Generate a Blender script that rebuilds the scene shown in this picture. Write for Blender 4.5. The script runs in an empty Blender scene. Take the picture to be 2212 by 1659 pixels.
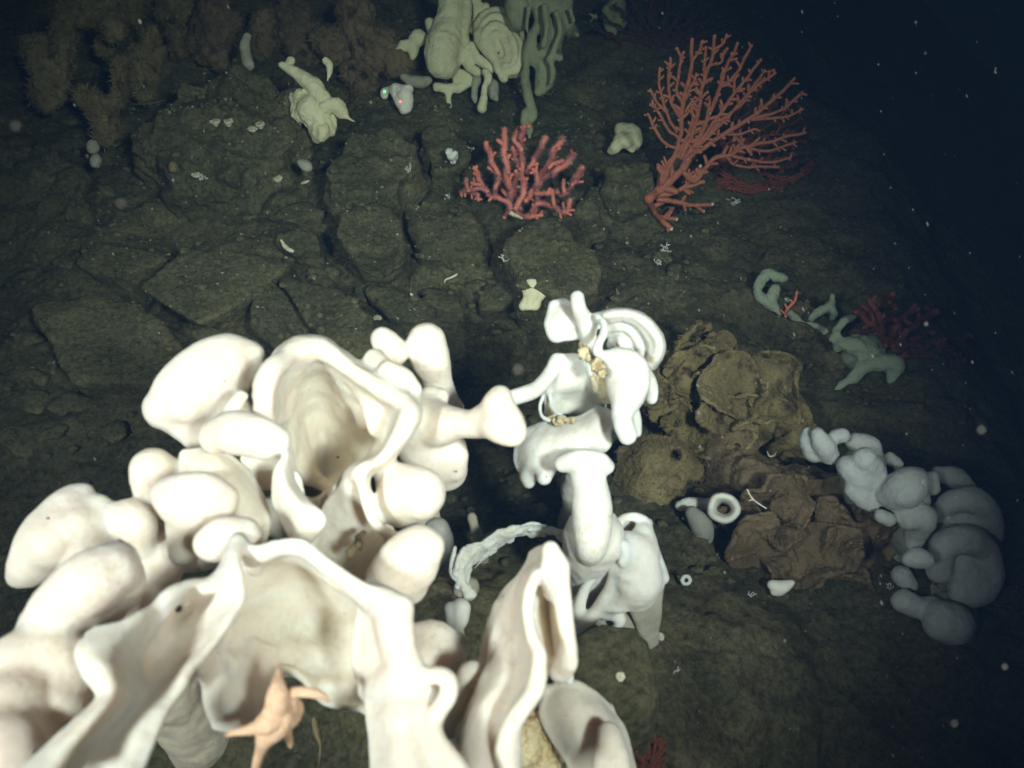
import bpy, math, random
import numpy as np
from mathutils import Vector
random.seed(7); RNG = np.random.default_rng(11)
SC = bpy.context.scene; COL = SC.collection
# ------------------------------------------------------------ camera, water light, exposure
CAM_H, PITCH = 1.7, math.radians(45)
cam_d = bpy.data.cameras.new('camera'); cam = bpy.data.objects.new('camera', cam_d); COL.objects.link(cam)
cam.location = (0, 0, CAM_H); cam.rotation_euler = (math.pi/2-PITCH, 0, 0)
cam_d.sensor_width = 36; cam_d.lens = 18/math.tan(math.radians(30)); cam_d.clip_start = .02; cam_d.clip_end = 200
cam_d.dof.use_dof = True; cam_d.dof.focus_distance = 2.5; cam_d.dof.aperture_fstop = 5.6
SC.camera = cam
world = bpy.data.worlds.new('World'); SC.world = world; world.use_nodes = True
bg = world.node_tree.nodes['Background']; bg.inputs[0].default_value = (.10, .20, .42, 1); bg.inputs[1].default_value = .008
def spot(name, loc, target, power, size, blend, col, radius=.05):
    l = bpy.data.lights.new(name, 'SPOT'); o = bpy.data.objects.new(name, l); COL.objects.link(o)
    l.energy = power; l.spot_size = math.radians(size); l.spot_blend = blend; l.color = col; l.shadow_soft_size = radius
    o.location = loc; o.rotation_euler = (Vector(target)-Vector(loc)).to_track_quat('-Z', 'Y').to_euler()
    return o
# the two flood lamps of the survey vehicle that carries the camera
spot('flood_lamp', (.72, -.62, 2.35), (-.24, 2.05, .1), 415, 48, 1.0, (.985, .965, 1), .12)
spot('flood_lamp', (-.80, -.58, 2.25), (-.34, 1.25, .2), 235, 56, 1.0, (.985, .965, 1), .12)
SC.view_settings.view_transform = 'Standard'; SC.view_settings.look = 'None'; SC.view_settings.exposure = 0; SC.view_settings.gamma = 1
SC.cycles.max_bounces = 10; SC.cycles.diffuse_bounces = 5; SC.cycles.volume_bounces = 1
SC.cycles.use_denoising = True; SC.cycles.sample_clamp_indirect = 4

# ------------------------------------------------------------ numeric helpers
_perm = np.random.default_rng(3).permutation(256).astype(np.int64)
_g = np.random.default_rng(5).normal(size=(256, 3)); _g /= np.linalg.norm(_g, axis=1)[:, None]
def pnoise(p):
    p = np.asarray(p, float); i = np.floor(p).astype(np.int64); f = p-i; w = f*f*f*(f*(f*6-15)+10); out = 0
    for dx in (0, 1):
        for dy in (0, 1):
            for dz in (0, 1):
                h = _perm[(_perm[(_perm[(i[..., 0]+dx) & 255]+i[..., 1]+dy) & 255]+i[..., 2]+dz) & 255]
                g = _g[h]; d = f-np.array([dx, dy, dz])
                ww = (w[..., 0] if dx else 1-w[..., 0])*(w[..., 1] if dy else 1-w[..., 1])*(w[..., 2] if dz else 1-w[..., 2])
                out = out+ww*(g*d).sum(-1)
    return out*1.6
def fbm(p, o=4, gain=.5):
    a, s, out = 1., 1., 0
    for k in range(o): out = out+a*pnoise(np.asarray(p)*s+k*17.3); a *= gain; s *= 2.03
    return out
F = 1106/math.tan(math.radians(30)); C45, S45 = math.cos(PITCH), math.sin(PITCH)
def cam2w(x, y, z): return np.array([x, S45*y-C45*z, CAM_H+C45*y+S45*z])
def at(T, zx, zy, d):
    ux, uy = T[0]+T[2]*zx, T[1]+T[2]*zy
    return cam2w((ux-1106)/F*d, -(uy-829.5)/F*d, -d)
U = (0, 0, 1); T1 = (0, 1050.7, .3667); T2 = (221.2, 663.6, .3); T3 = (553, 663.6, 1/3); T4 = (553, 1106, .4)
T5 = (1050.7, 608.3, .3); T6 = (1327, 608.3, .5); T7 = (940.1, 55.3, .4)
T8 = (0, 0, .475); S1 = (829.6, 0, .225); S2 = (221.2, 387.1, .525); S3 = (0, 0, .325); S4 = (1216.6, 1106, .45); S5 = (1327.2, 663.6, 1/3)
S6 = (1548.4, 497.7, .275); S7 = (0, 497.7, .3667); S8 = (442.4, 1382.5, .175)
def H(x, y):
    x = np.asarray(x, float); y = np.asarray(y, float)
    p = np.stack([x, y, 0*x], -1)
    mound = .38*np.exp(-(((x+.05)/.6)**2+((y-.75)/.45)**2))
    xe = 1.05+.12*pnoise(p*1.1)-.15*np.clip((y-3.0)/1.2, 0, 1)
    t = np.clip(x-xe, 0, None); drop = -.72*t*np.clip(t*1.6, 0, 1)
    back = .10*np.clip(y-3.2, 0, 2)*np.clip(-(x+.2), 0, 1)
    lump = .075*pnoise(p*1.7+3)+.045*pnoise(p*4.1+9)+.022*pnoise(p*9+1)+.014*pnoise(p*21)+.008*pnoise(p*47)
    return mound+drop+back+lump
def Hs(x, y): return float(H(np.array([x]), np.array([y]))[0])
def gdepth(ux, uy):
    ds = np.linspace(.8, 9, 420); q = np.stack([at(U, ux, uy, d) for d in ds])
    below = q[:, 2] < H(q[:, 0], q[:, 1])
    return float(ds[np.argmax(below)]) if below.any() else 6.0
def spline(a, n):
    a = np.asarray(a, float)
    if len(a) == 1: return np.repeat(a, n, 0)
    e = np.concatenate([[2*a[0]-a[1]], a, [2*a[-1]-a[-2]]]); t = np.linspace(0, len(a)-1, n); i = np.minimum(t.astype(int), len(a)-2); f = (t-i).reshape((-1,)+(1,)*(a.ndim-1))
    p0, p1, p2, p3 = e[i], e[i+1], e[i+2], e[i+3]
    return .5*(2*p1+(p2-p0)*f+(2*p0-5*p1+4*p2-p3)*f*f+(3*p1-p0-3*p2+p3)*f**3)
def tube(T, pts, dd=0):
    q = np.array([np.append(at(T, x, y, d+dd), r*T[2]*(d+dd)/F) for x, y, d, r in pts])
    L = np.linalg.norm(np.diff(q[:, :3], axis=0), axis=1).sum(); n = int(np.clip(L/max(q[:, 3].min(), 1e-4)*3.2, 2, 140)) if len(q) > 1 else 1
    s = spline(q, n); s[:, 3] = np.maximum(s[:, 3], q[:, 3].min()*.8); return s
def sheet(T, rows, r, wr=0, wf=14, rip=None, dd=0, close=False, rimr=1.15):
    q = np.array([[np.append(at(T, p[0], p[1], p[2]+dd), (p[3] if len(p) > 3 else r)*T[2]*(p[2]+dd)/F) for p in row] for row in rows])
    if close: q = np.concatenate([q, q[:, :1]], 1)
    sp = q[..., 3].mean()*.55
    lu = np.linalg.norm(np.diff(q[..., :3], axis=0), axis=-1).sum(0).max(); lv = np.linalg.norm(np.diff(q[..., :3], axis=1), axis=-1).sum(1).max()
    nu, nv = int(np.clip(lu/sp, 2, 90)), int(np.clip(lv/sp, 2, 110))
    s = spline(q, nu); s = np.swapaxes(spline(np.swapaxes(s, 0, 1), nv), 0, 1).copy()
    nrm = np.cross(np.gradient(s[..., :3], axis=0), np.gradient(s[..., :3], axis=1)); nrm /= np.linalg.norm(nrm, axis=-1)[..., None]+1e-9
    if wr:
        s[..., :3] += nrm*(wr*(pnoise(s[..., :3]*wf)+.5*pnoise(s[..., :3]*wf*2.3)))[..., None]
    if rip is not None:
        uu, vv = np.meshgrid(np.linspace(0, 1, nu), np.linspace(0, 1, nv), indexing='ij'); s[..., :3] += nrm*rip(uu, vv)[..., None]
    if not close: s[:, [0, -1], 3] *= rimr
    s[[0, -1], :, 3] *= rimr
    return s.reshape(-1, 4)
def nets(Fd, org, h):
    S = Fd < 0; n = np.array(Fd.shape)
    cs = [(a, b, c) for a in (0, 1) for b in (0, 1) for c in (0, 1)]
    cut = lambda A, o: A[o[0]:n[0]-1+o[0], o[1]:n[1]-1+o[1], o[2]:n[2]-1+o[2]]
    cnt = sum(cut(S, o).astype(np.int8) for o in cs); act = (cnt > 0) & (cnt < 8); I = np.argwhere(act)
    idx = -np.ones(act.shape, np.int64); idx[act] = np.arange(len(I))
    pos = np.zeros((len(I), 3)); num = np.zeros(len(I))
    for ax in range(3):
        for o in cs:
            if o[ax]: continue
            e = list(o); e[ax] = 1
            a = Fd[tuple((I+np.array(o)).T)]; b = Fd[tuple((I+np.array(e)).T)]; m = (a < 0) != (b < 0)
            t = np.where(m, a/np.where(m, a-b, 1), 0); q = np.tile(np.array(o, float), (len(I), 1)); q[:, ax] = t
            pos += q*m[:, None]; num += m
    V = org+(I+pos/num[:, None])*h; faces = []
    for ax in range(3):
        b, c = (ax+1) % 3, (ax+2) % 3
        s0 = [slice(0, n[k]) for k in range(3)]; s1 = list(s0); s0[ax] = slice(0, n[ax]-1); s1[ax] = slice(1, n[ax])
        A, B = S[tuple(s0)], S[tuple(s1)]; E = np.argwhere(A != B)
        E = E[(E[:, b] > 0) & (E[:, c] > 0) & (E[:, b] < n[b]-1) & (E[:, c] < n[c]-1)]
        sg = A[tuple(E.T)]; ob = np.zeros(3, int); ob[b] = 1; oc = np.zeros(3, int); oc[c] = 1
        q = np.stack([idx[tuple((E-ob-oc).T)], idx[tuple((E-oc).T)], idx[tuple(E.T)], idx[tuple((E-ob).T)]], 1)
        q[~sg] = q[~sg][:, ::-1]; faces.append(q)
    return V, np.concatenate(faces)
def normals(V, Q):
    N = np.zeros_like(V); fn = np.cross(V[Q[:, 2]]-V[Q[:, 0]], V[Q[:, 3 if Q.shape[1] > 3 else 1]]-V[Q[:, 1 if Q.shape[1] > 3 else 0]])
    for k in range(Q.shape[1]):
        for a in range(3): N[:, a] += np.bincount(Q[:, k], fn[:, a], len(V))
    return N/(np.linalg.norm(N, axis=1)[:, None]+1e-12)
def grow(prims, cell, blur=3, sub=None, rough=(), merge=None):
    sp = np.concatenate(prims); mx = sp[:, 3].max(); pad = 5*cell
    lo = (sp[:, :3]-sp[:, 3:]).min(0)-pad; hi = (sp[:, :3]+sp[:, 3:]).max(0)+pad
    n = np.ceil((hi-lo)/cell).astype(int)+1
    while n.prod() > 1.5e7: cell *= 1.15; n = np.ceil((hi-lo)/cell).astype(int)+1
    B = 4*cell; Fd = np.full(n, B, np.float32); ax = [lo[k]+np.arange(n[k])*cell for k in range(3)]
    def splat(sp, f):
        for x, y, z, r in sp:
            c = (x, y, z); R = r+B; sl = []; dd = []
            for k in range(3):
                a = max(0, int((c[k]-R-lo[k])/cell)); b = min(n[k], int((c[k]+R-lo[k])/cell)+2)
                sl.append(slice(a, b)); dd.append(((ax[k][a:b]-c[k])**2).astype(np.float32))
            if any(s.stop <= s.start for s in sl): continue
            d = np.sqrt(dd[0][:, None, None]+dd[1][None, :, None]+dd[2][None, None, :])-np.float32(r); f(tuple(sl), d)
    def fmin(sl, d): Fd[sl] = np.minimum(Fd[sl], d)
    def fsub(sl, d): Fd[sl] = np.maximum(Fd[sl], -d)
    splat(sp, fmin)
    if sub is not None: splat(np.concatenate(sub), fsub)
    np.clip(Fd, -B, B, out=Fd)
    for _ in range(blur):
        for a in range(3):
            m = np.moveaxis(Fd, a, 0); m[1:-1] = .5*m[1:-1]+.25*(m[:-2]+m[2:])
    V, Q = nets(Fd, lo, cell)
    for amp, fr, o in rough:
        V = V+normals(V, Q)*(amp*fbm(V*fr, o))[:, None]
    return V, Q
def fuse(groups, cell, k, blur=3, rough=()):
    """smooth union of many pieces; groups = [(label index, prims, sub prims)]; returns vertices, quads, label per quad"""
    allp = np.concatenate([p for _, ps, _ in groups for p in ps]); pad = 5*cell
    lo = (allp[:, :3]-allp[:, 3:]).min(0)-pad; hi = (allp[:, :3]+allp[:, 3:]).max(0)+pad
    n = np.ceil((hi-lo)/cell).astype(int)+1
    while n.prod() > 1.5e7: cell *= 1.1; n = np.ceil((hi-lo)/cell).astype(int)+1
    B = max(4*cell, k*1.05); Fd = np.full(n, B, np.float32); Lb = np.zeros(n, np.int16); Mn = np.full(n, B, np.float32)
    def local(ps, ax, s0, shp, sign):
        G = np.full(shp, B if sign > 0 else -B, np.float32)
        for x, y, z, r in ps:
            c = (x, y, z); R = r+B; sl = []; dd = []
            for a in range(3):
                i0 = max(0, int((c[a]-R-ax[a][0])/cell)); i1 = min(shp[a], int((c[a]+R-ax[a][0])/cell)+2); sl.append(slice(i0, max(i0, i1))); dd.append(((ax[a][i0:i1]-c[a])**2).astype(np.float32))
            if any(q.stop <= q.start for q in sl): continue
            d = np.sqrt(dd[0][:, None, None]+dd[1][None, :, None]+dd[2][None, None, :])-np.float32(r); sl = tuple(sl)
            G[sl] = np.minimum(G[sl], d) if sign > 0 else np.maximum(G[sl], -d)
        return G
    for li, ps, sb in groups:
        for p in ps:
            a0 = np.maximum(((p[:, :3]-p[:, 3:]).min(0)-B-lo)/cell-1, 0).astype(int); a1 = np.minimum(((p[:, :3]+p[:, 3:]).max(0)+B-lo)/cell+2, n).astype(int)
            blk = tuple(slice(u_, v_) for u_, v_ in zip(a0, a1)); ax = [lo[q]+np.arange(a0[q], a1[q])*cell for q in range(3)]
            G = local(p, ax, a0, tuple(a1-a0), 1)
            if sb is not None: G = np.maximum(G, local(np.concatenate(sb), ax, a0, tuple(a1-a0), -1))
            A = Fd[blk]; h = np.clip(k-np.abs(A-G), 0, None)/k; h[(A >= B*.99) | (G >= B*.99)] = 0; Fd[blk] = np.minimum(A, G)-h*h*k*.25
            m = G < Mn[blk]; Lb[blk][m] = li; Mn[blk] = np.minimum(Mn[blk], G)
    np.clip(Fd, -4*cell, 4*cell, out=Fd)
    for _ in range(blur):
        for a in range(3):
            m = np.moveaxis(Fd, a, 0); m[1:-1] = .5*m[1:-1]+.25*(m[:-2]+m[2:])
    V, Q = nets(Fd, lo, cell)
    for amp, fr, o in rough: V = V+normals(V, Q)*(amp*fbm(V*fr, o))[:, None]
    c = V[Q].mean(1); i = np.clip(np.round((c-lo)/cell).astype(int), 0, n-1)
    return V, Q, Lb[i[:, 0], i[:, 1], i[:, 2]]
# ------------------------------------------------------------ object helpers
def mesh(name, V, Q, mat, parent=None, smooth=True):
    V = np.asarray(V, float)
    off = np.array(parent['_loc']) if parent is not None else np.zeros(3)
    me = bpy.data.meshes.new(name)
    if isinstance(Q, np.ndarray):
        k = Q.shape[1]; me.vertices.add(len(V)); me.vertices.foreach_set('co', (V-off).astype(np.float32).ravel())
        me.loops.add(Q.size); me.loops.foreach_set('vertex_index', Q.astype(np.int32).ravel())
        me.polygons.add(len(Q)); me.polygons.foreach_set('loop_start', np.arange(0, Q.size, k, dtype=np.int32)); me.update(calc_edges=True); me.validate()
    else: me.from_pydata((V-off).tolist(), [], Q); me.update()
    if smooth: me.polygons.foreach_set('use_smooth', np.ones(len(me.polygons), bool))
    me.materials.append(mat); o = bpy.data.objects.new(name, me); COL.objects.link(o)
    if parent is not None:
        if parent['_d']: o.parent = parent['_o']
        else: o.parent = parent['_o']
    return o
def tag(o, label, cat, group=None, kind=None):
    if label: o['label'] = label
    if cat: o['category'] = cat
    if group: o['group'] = group
    if kind: o['kind'] = kind
    return o
def thing(name, label, cat, base, group=None):
    """an Empty at the thing's base; returns a small record used as the parent of its parts"""
    o = bpy.data.objects.new(name, None); COL.objects.link(o); o.location = base; o.empty_display_size = .05
    tag(o, label, cat, group); return {'_o': o, '_loc': tuple(base), '_d': 0}
FUSED = []
def colony(rec, k, cu, d, mat, rough, blur=3): rec.update(_k=k, _cu=cu, _dd=d, _m=mat, _r=rough, _b=blur, _parts=[]); FUSED.append(rec); return rec
def finish():
    """grow each colony as one continuous skin, then cut it into its parts along the creases"""
    for rec in FUSED:
        P_ = rec['_parts']; V, Q, L = fuse([(i, p[1], p[2]) for i, p in enumerate(P_)], rec['_cu']*rec['_dd']/F, rec['_k'], rec['_b'], rec['_r']); N = normals(V, Q)
        for i, (name, _, _, label) in enumerate(P_):
            q = Q[L == i]
            if len(q) < 12: continue
            ids, inv = np.unique(q, return_inverse=True); o = mesh(name, V[ids], inv.reshape(q.shape), rec['_m'], rec)
            if len(o.data.vertices) == len(ids): o.data.normals_split_custom_set_from_vertices(N[ids].astype(np.float32))
            if label: o['label'] = label
def single(name, V, Q, mat, label, cat, base=None, group=None, kind=None, smooth=True):
    V = np.asarray(V, float); b = np.array([V[:, 0].mean(), V[:, 1].mean(), V[:, 2].min()]) if base is None else np.array(base)
    o = mesh(name, V-b, Q, mat, None, smooth); o.location = b; return tag(o, label, cat, group, kind)
def sub(rec, o): return {'_o': o, '_loc': rec['_loc'], '_d': 1}
def ground_pt(p): return (float(p[0]), float(p[1]), Hs(p[0], p[1]))
def sweep(q, sides=7, bump=.12, fr=60):
    """one rounded tube along q = [(x,y,z,r)...]"""
    q = np.asarray(q, float); n = len(q); tg = np.gradient(q[:, :3], axis=0); tg /= np.linalg.norm(tg, axis=1)[:, None]+1e-9
    ref = np.array([.31, -.7, .64]); a = np.cross(tg, ref); a /= np.linalg.norm(a, axis=1)[:, None]+1e-9; b = np.cross(tg, a)
    th = np.arange(sides)*2*math.pi/sides
    ring = q[:, None, :3]+q[:, None, 3:4]*(a[:, None]*np.cos(th)[None, :, None]+b[:, None]*np.sin(th)[None, :, None])
    if bump: ring = ring+(ring-q[:, None, :3])*(bump*pnoise(ring*fr)[..., None]*1.5)
    V = np.concatenate([ring.reshape(-1, 3), q[:1, :3]-tg[:1]*q[0, 3]*.6, q[-1:, :3]+tg[-1:]*q[-1, 3]*.8]); Q = []
    for i in range(n-1):
        for j in range(sides): k = (j+1) % sides; Q.append((i*sides+j, i*sides+k, (i+1)*sides+k, (i+1)*sides+j))
    for j in range(sides): k = (j+1) % sides; Q.append((n*sides, k, j)); Q.append((n*sides+1, (n-1)*sides+j, (n-1)*sides+k))
    return V, Q
class Soup:
    def __init__(s): s.V = []; s.Q = []; s.n = 0
    def add(s, V, Q): s.V.append(np.asarray(V, float)); s.Q += [tuple(int(i)+s.n for i in f) for f in Q]; s.n += len(V)
    def get(s): return np.concatenate(s.V), s.Q
ICO = None
def ico():
    global ICO
    if ICO is None:
        t = (1+5**.5)/2; v = np.array([(-1, t, 0), (1, t, 0), (-1, -t, 0), (1, -t, 0), (0, -1, t), (0, 1, t), (0, -1, -t), (0, 1, -t), (t, 0, -1), (t, 0, 1), (-t, 0, -1), (-t, 0, 1)])/math.hypot(1, t)
        ICO = v, [(0, 11, 5), (0, 5, 1), (0, 1, 7), (0, 7, 10), (0, 10, 11), (1, 5, 9), (5, 11, 4), (11, 10, 2), (10, 7, 6), (7, 1, 8), (3, 9, 4), (3, 4, 2), (3, 2, 6), (3, 6, 8), (3, 8, 9), (4, 9, 5), (2, 4, 11), (6, 2, 10), (8, 6, 7), (9, 8, 1)]
    return ICO
def hull_rock(pts, cell=.011, amp=.018, fr=9, blur=2, fine=.004):
    """rounded weathered block: smooth union of the planes of a convex hull, roughened"""
    import bmesh
    bm = bmesh.new(); [bm.verts.new(p) for p in pts]; r = bmesh.ops.convex_hull(bm, input=bm.verts[:]); bm.normal_update()
    pl = {}
    c = np.mean(pts, 0)
    for f in bm.faces:
        nn = np.array(f.normal); d = float(nn@np.array(f.verts[0].co))
        if nn@c > d: nn, d = -nn, -d
        pl[tuple(np.round(nn, 2))] = (nn, d)
    bm.free(); pts = np.asarray(pts); lo = pts.min(0)-5*cell; hi = pts.max(0)+5*cell; n = np.ceil((hi-lo)/cell).astype(int)+1
    while n.prod() > 3e6: cell *= 1.2; n = np.ceil((hi-lo)/cell).astype(int)+1
    g = np.stack(np.meshgrid(*[lo[k]+np.arange(n[k])*cell for k in range(3)], indexing='ij'), -1)
    Fd = np.full(n, -1e9)
    for nn, d in pl.values(): Fd = np.maximum(Fd, g@nn-d)
    Fd = np.clip(Fd, -5*cell, 5*cell)
    for _ in range(blur):
        for a in range(3):
            m = np.moveaxis(Fd, a, 0); m[1:-1] = .5*m[1:-1]+.25*(m[:-2]+m[2:])
    Fd = Fd.copy(); Fd[[0, -1]] = 1; Fd[:, [0, -1]] = 1; Fd[:, :, [0, -1]] = 1
    V, Q = nets(Fd, lo, cell)
    N = normals(V, Q); V = V+N*(amp*fbm(V*fr, 4)+fine*fbm(V*55, 2))[:, None]
    return V, Q
# ------------------------------------------------------------ materials
def nodes(name):
    m = bpy.data.materials.new(name); m.use_nodes = True; nt = m.node_tree; return m, nt, nt.nodes['Principled BSDF'], nt.nodes.new, nt.links.new
def ramp(nt, fac, stops):
    r = nt.nodes.new('ShaderNodeValToRGB'); nt.links.new(fac, r.inputs[0]); e = r.color_ramp.elements
    while len(e) < len(stops): e.new(.5)
    for el, (p, c) in zip(e, stops): el.position = p; el.color = c if len(c) == 4 else (*c, 1)
    return r.outputs[0]
def noise(nt, co, scale, det=5, rough=.6):
    n = nt.nodes.new('ShaderNodeTexNoise'); nt.links.new(co, n.inputs['Vector']); n.inputs['Scale'].default_value = scale; n.inputs['Detail'].default_value = det; n.inputs['Roughness'].default_value = rough; return n.outputs['Fac']
def mix(nt, fac, a, b, mode='MIX'):
    m = nt.nodes.new('ShaderNodeMix'); m.data_type = 'RGBA'; m.blend_type = mode
    for s, v in ((m.inputs[0], fac), (m.inputs[6], a), (m.inputs[7], b)):
        if isinstance(v, (int, float)): s.default_value = v
        elif isinstance(v, tuple): s.default_value = (*v, 1)
        else: nt.links.new(v, s)
    return m.outputs[2]
def bump(nt, bsdf, h, strength, dist):
    b = nt.nodes.new('ShaderNodeBump'); b.inputs['Strength'].default_value = strength; b.inputs['Distance'].default_value = dist
    nt.links.new(h, b.inputs['Height']); nt.links.new(b.outputs[0], bsdf.inputs['Normal'])
def sponge_mat(name, base, dark, stain, stain_at=.68, sss=.5, speck=.75, rough=.8, scale=1.):
    m, nt, b, new, ln = nodes(name); tc = new('ShaderNodeTexCoord').outputs['Object']
    c = ramp(nt, noise(nt, tc, 7*scale), [(.3, dark), (.62, base)])
    fine = ramp(nt, noise(nt, tc, 110*scale, 3), [(.3, (.94, .935, .92)), (.6, (1, 1, 1))]); c = mix(nt, 1., c, fine, 'MULTIPLY')
    st = ramp(nt, noise(nt, tc, 11*scale, 9, .68), [(stain_at, (0, 0, 0)), (stain_at+.1, (1, 1, 1))]); c = mix(nt, st, c, stain)
    dust = mix(nt, 1., ramp(nt, noise(nt, tc, 4.5*scale, 4), [(.46, (0, 0, 0)), (.66, (.75, .75, .75))]), ramp(nt, noise(nt, tc, 130*scale, 4, .7), [(.50, (0, 0, 0)), (.62, (1, 1, 1))]), 'MULTIPLY'); c = mix(nt, dust, c, mix(nt, .45, c, stain))
    v = new('ShaderNodeTexVoronoi'); ln(tc, v.inputs['Vector']); v.inputs['Scale'].default_value = 75*scale
    sp = ramp(nt, v.outputs['Distance'], [(.06, (1, 1, 1)), (.10, (0, 0, 0))]); gate = ramp(nt, noise(nt, tc, 16*scale, 2), [(speck-.15, (0, 0, 0)), (speck-.08, (1, 1, 1))])
    c = mix(nt, mix(nt, 1., sp, gate, 'MULTIPLY'), c, (.22, .15, .08))
    ln(c, b.inputs['Base Color']); b.inputs['Roughness'].default_value = rough; b.inputs['Specular IOR Level'].default_value = .12
    if sss: b.inputs['Subsurface Weight'].default_value = sss; b.inputs['Subsurface Radius'].default_value = (1, .50, .22); b.inputs['Subsurface Scale'].default_value = .03
    bump(nt, b, noise(nt, tc, 110*scale, 8, .8), .5, .006); return m
WHITE = sponge_mat('white_sponge', (.81, .74, .635), (.775, .685, .545), (.46, .34, .15), .69)
SHADEWHITE = sponge_mat('shaded_white_sponge', (.72, .64, .52), (.68, .585, .45), (.36, .22, .09), .72)  # the white sponge's shaded tone put into the colour
FLOURY = sponge_mat('floury_sponge', (.76, .75, .70), (.70, .67, .58), (.42, .34, .15), .62)
FARWHITE = sponge_mat('pale_sponge', (.78, .74, .52), (.60, .55, .35), (.32, .27, .14), .66, 0, .8)
SILTY = sponge_mat('silted_sponge', (.42, .41, .34), (.30, .28, .20), (.16, .13, .08), .6, 0)
GREY = sponge_mat('grey_sponge', (.34, .35, .32), (.24, .24, .20), (.13, .10, .06), .62, 0)
BROWN = sponge_mat('brown_sponge', (.27, .215, .11), (.13, .10, .05), (.05, .035, .02), .54, 0, .9, .9)
RUST = sponge_mat('rusty_sponge', (.20, .145, .085), (.095, .07, .045), (.04, .03, .02), .54, 0, .9, .9)
STRAIN = sponge_mat('stained_sponge', (.64, .57, .38), (.46, .36, .17), (.26, .17, .06), .52, 0, .6, .8, 1.6)
def rock_mat(name, a, b_, c_, speck=1.):
    m, nt, b, new, ln = nodes(name); tc = new('ShaderNodeTexCoord').outputs['Object']
    c = ramp(nt, noise(nt, tc, 6, 9, .7), [(.3, a), (.5, b_), (.7, c_)]); c = mix(nt, 1., c, ramp(nt, noise(nt, tc, 1.7, 6, .65), [(.35, (.62, .66, .66)), (.65, (1.2, 1.15, 1.08))]), 'MULTIPLY')
    c = mix(nt, 1., c, ramp(nt, noise(nt, tc, 70, 6, .78), [(.32, (.28, .28, .29)), (.64, (1.45, 1.43, 1.36))]), 'MULTIPLY')
    v = new('ShaderNodeTexVoronoi'); ln(tc, v.inputs['Vector']); v.inputs['Scale'].default_value = 48
    sp = ramp(nt, v.outputs['Distance'], [(.07, (1, 1, 1)), (.12, (0, 0, 0))]); g = ramp(nt, noise(nt, tc, 20, 2), [(.55, (0, 0, 0)), (.62, (speck, speck, speck))])
    c = mix(nt, mix(nt, 1., sp, g, 'MULTIPLY'), c, (.34, .33, .26))
    ln(c, b.inputs['Base Color']); b.inputs['Roughness'].default_value = .92; b.inputs['Specular IOR Level'].default_value = .15
    bump(nt, b, noise(nt, tc, 40, 9, .78), 1.0, .022); return m
ROCK = rock_mat('silted_rock', (.115, .112, .066), (.19, .178, .102), (.26, .238, .138))
SILT = rock_mat('silt', (.092, .09, .056), (.158, .148, .087), (.225, .205, .12))
def plain(name, col, dark=None, rough=.7, scale=60, bs=.4, sss=0):
    m, nt, b, new, ln = nodes(name); tc = new('ShaderNodeTexCoord').outputs['Object']
    dark = dark or tuple(.6*x for x in col)
    ln(ramp(nt, noise(nt, tc, scale), [(.35, dark), (.62, col)]), b.inputs['Base Color']); b.inputs['Roughness'].default_value = rough; b.inputs['Specular IOR Level'].default_value = .25
    bump(nt, b, noise(nt, tc, scale*3), bs, .003); return m
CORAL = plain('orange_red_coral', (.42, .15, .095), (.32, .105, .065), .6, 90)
CORALTIP = plain('bare_coral_tip', (.75, .68, .55))
PINK = plain('pink_coral', (.72, .22, .16), (.60, .16, .11), .6, 90)
POLYP = plain('coral_polyp', (.62, .32, .33), (.52, .24, .26), .6, 90)
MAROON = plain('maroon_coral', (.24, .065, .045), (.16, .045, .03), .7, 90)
STAR = plain('peach_sea_star', (.86, .60, .40), (.78, .50, .30), .7, 170, 1.0)
SHELL = plain('pale_shell', (.68, .64, .50), (.45, .40, .28))
TWIG = plain('white_hydroid', (.70, .72, .68), (.5, .5, .46))
GRIT = plain('shell_crumbs', (.34, .32, .24), (.20, .18, .12))
SNOW = plain('marine_snow', (.19, .18, .15), (.13, .12, .10))
PORESHADE = plain('painted_pore_shade', (.10, .07, .04))  # dark colour of solid beads, painted in for the shade inside small pits
FARGREEN = sponge_mat('green_sponge', (.34, .35, .22), (.22, .23, .145), (.12, .12, .07), .62, 0, .8)
DIMWHITE = sponge_mat('dimmed_white_sponge', (.46, .485, .48), (.35, .36, .34), (.26, .22, .13), .66, 0, .9)  # pale sponge greyed: the weak edge of the lamp beam put into its colour
EAR = sponge_mat('pinkish_sponge', (.92, .84, .80), (.86, .79, .68), (.4, .36, .22), .7, 0)
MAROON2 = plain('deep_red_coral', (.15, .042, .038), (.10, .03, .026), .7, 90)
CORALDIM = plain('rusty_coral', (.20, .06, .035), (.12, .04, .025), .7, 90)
DIMMAROON = plain('dimmed_maroon_coral', (.085, .030, .028), (.05, .02, .02), .8, 90)  # maroon coral darkened in colour to stand for the dim light on the far fan
SEAGREEN = sponge_mat('sea_green_sponge', (.33, .38, .29), (.24, .28, .20), (.16, .16, .10), .62, 0, .8)
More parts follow.
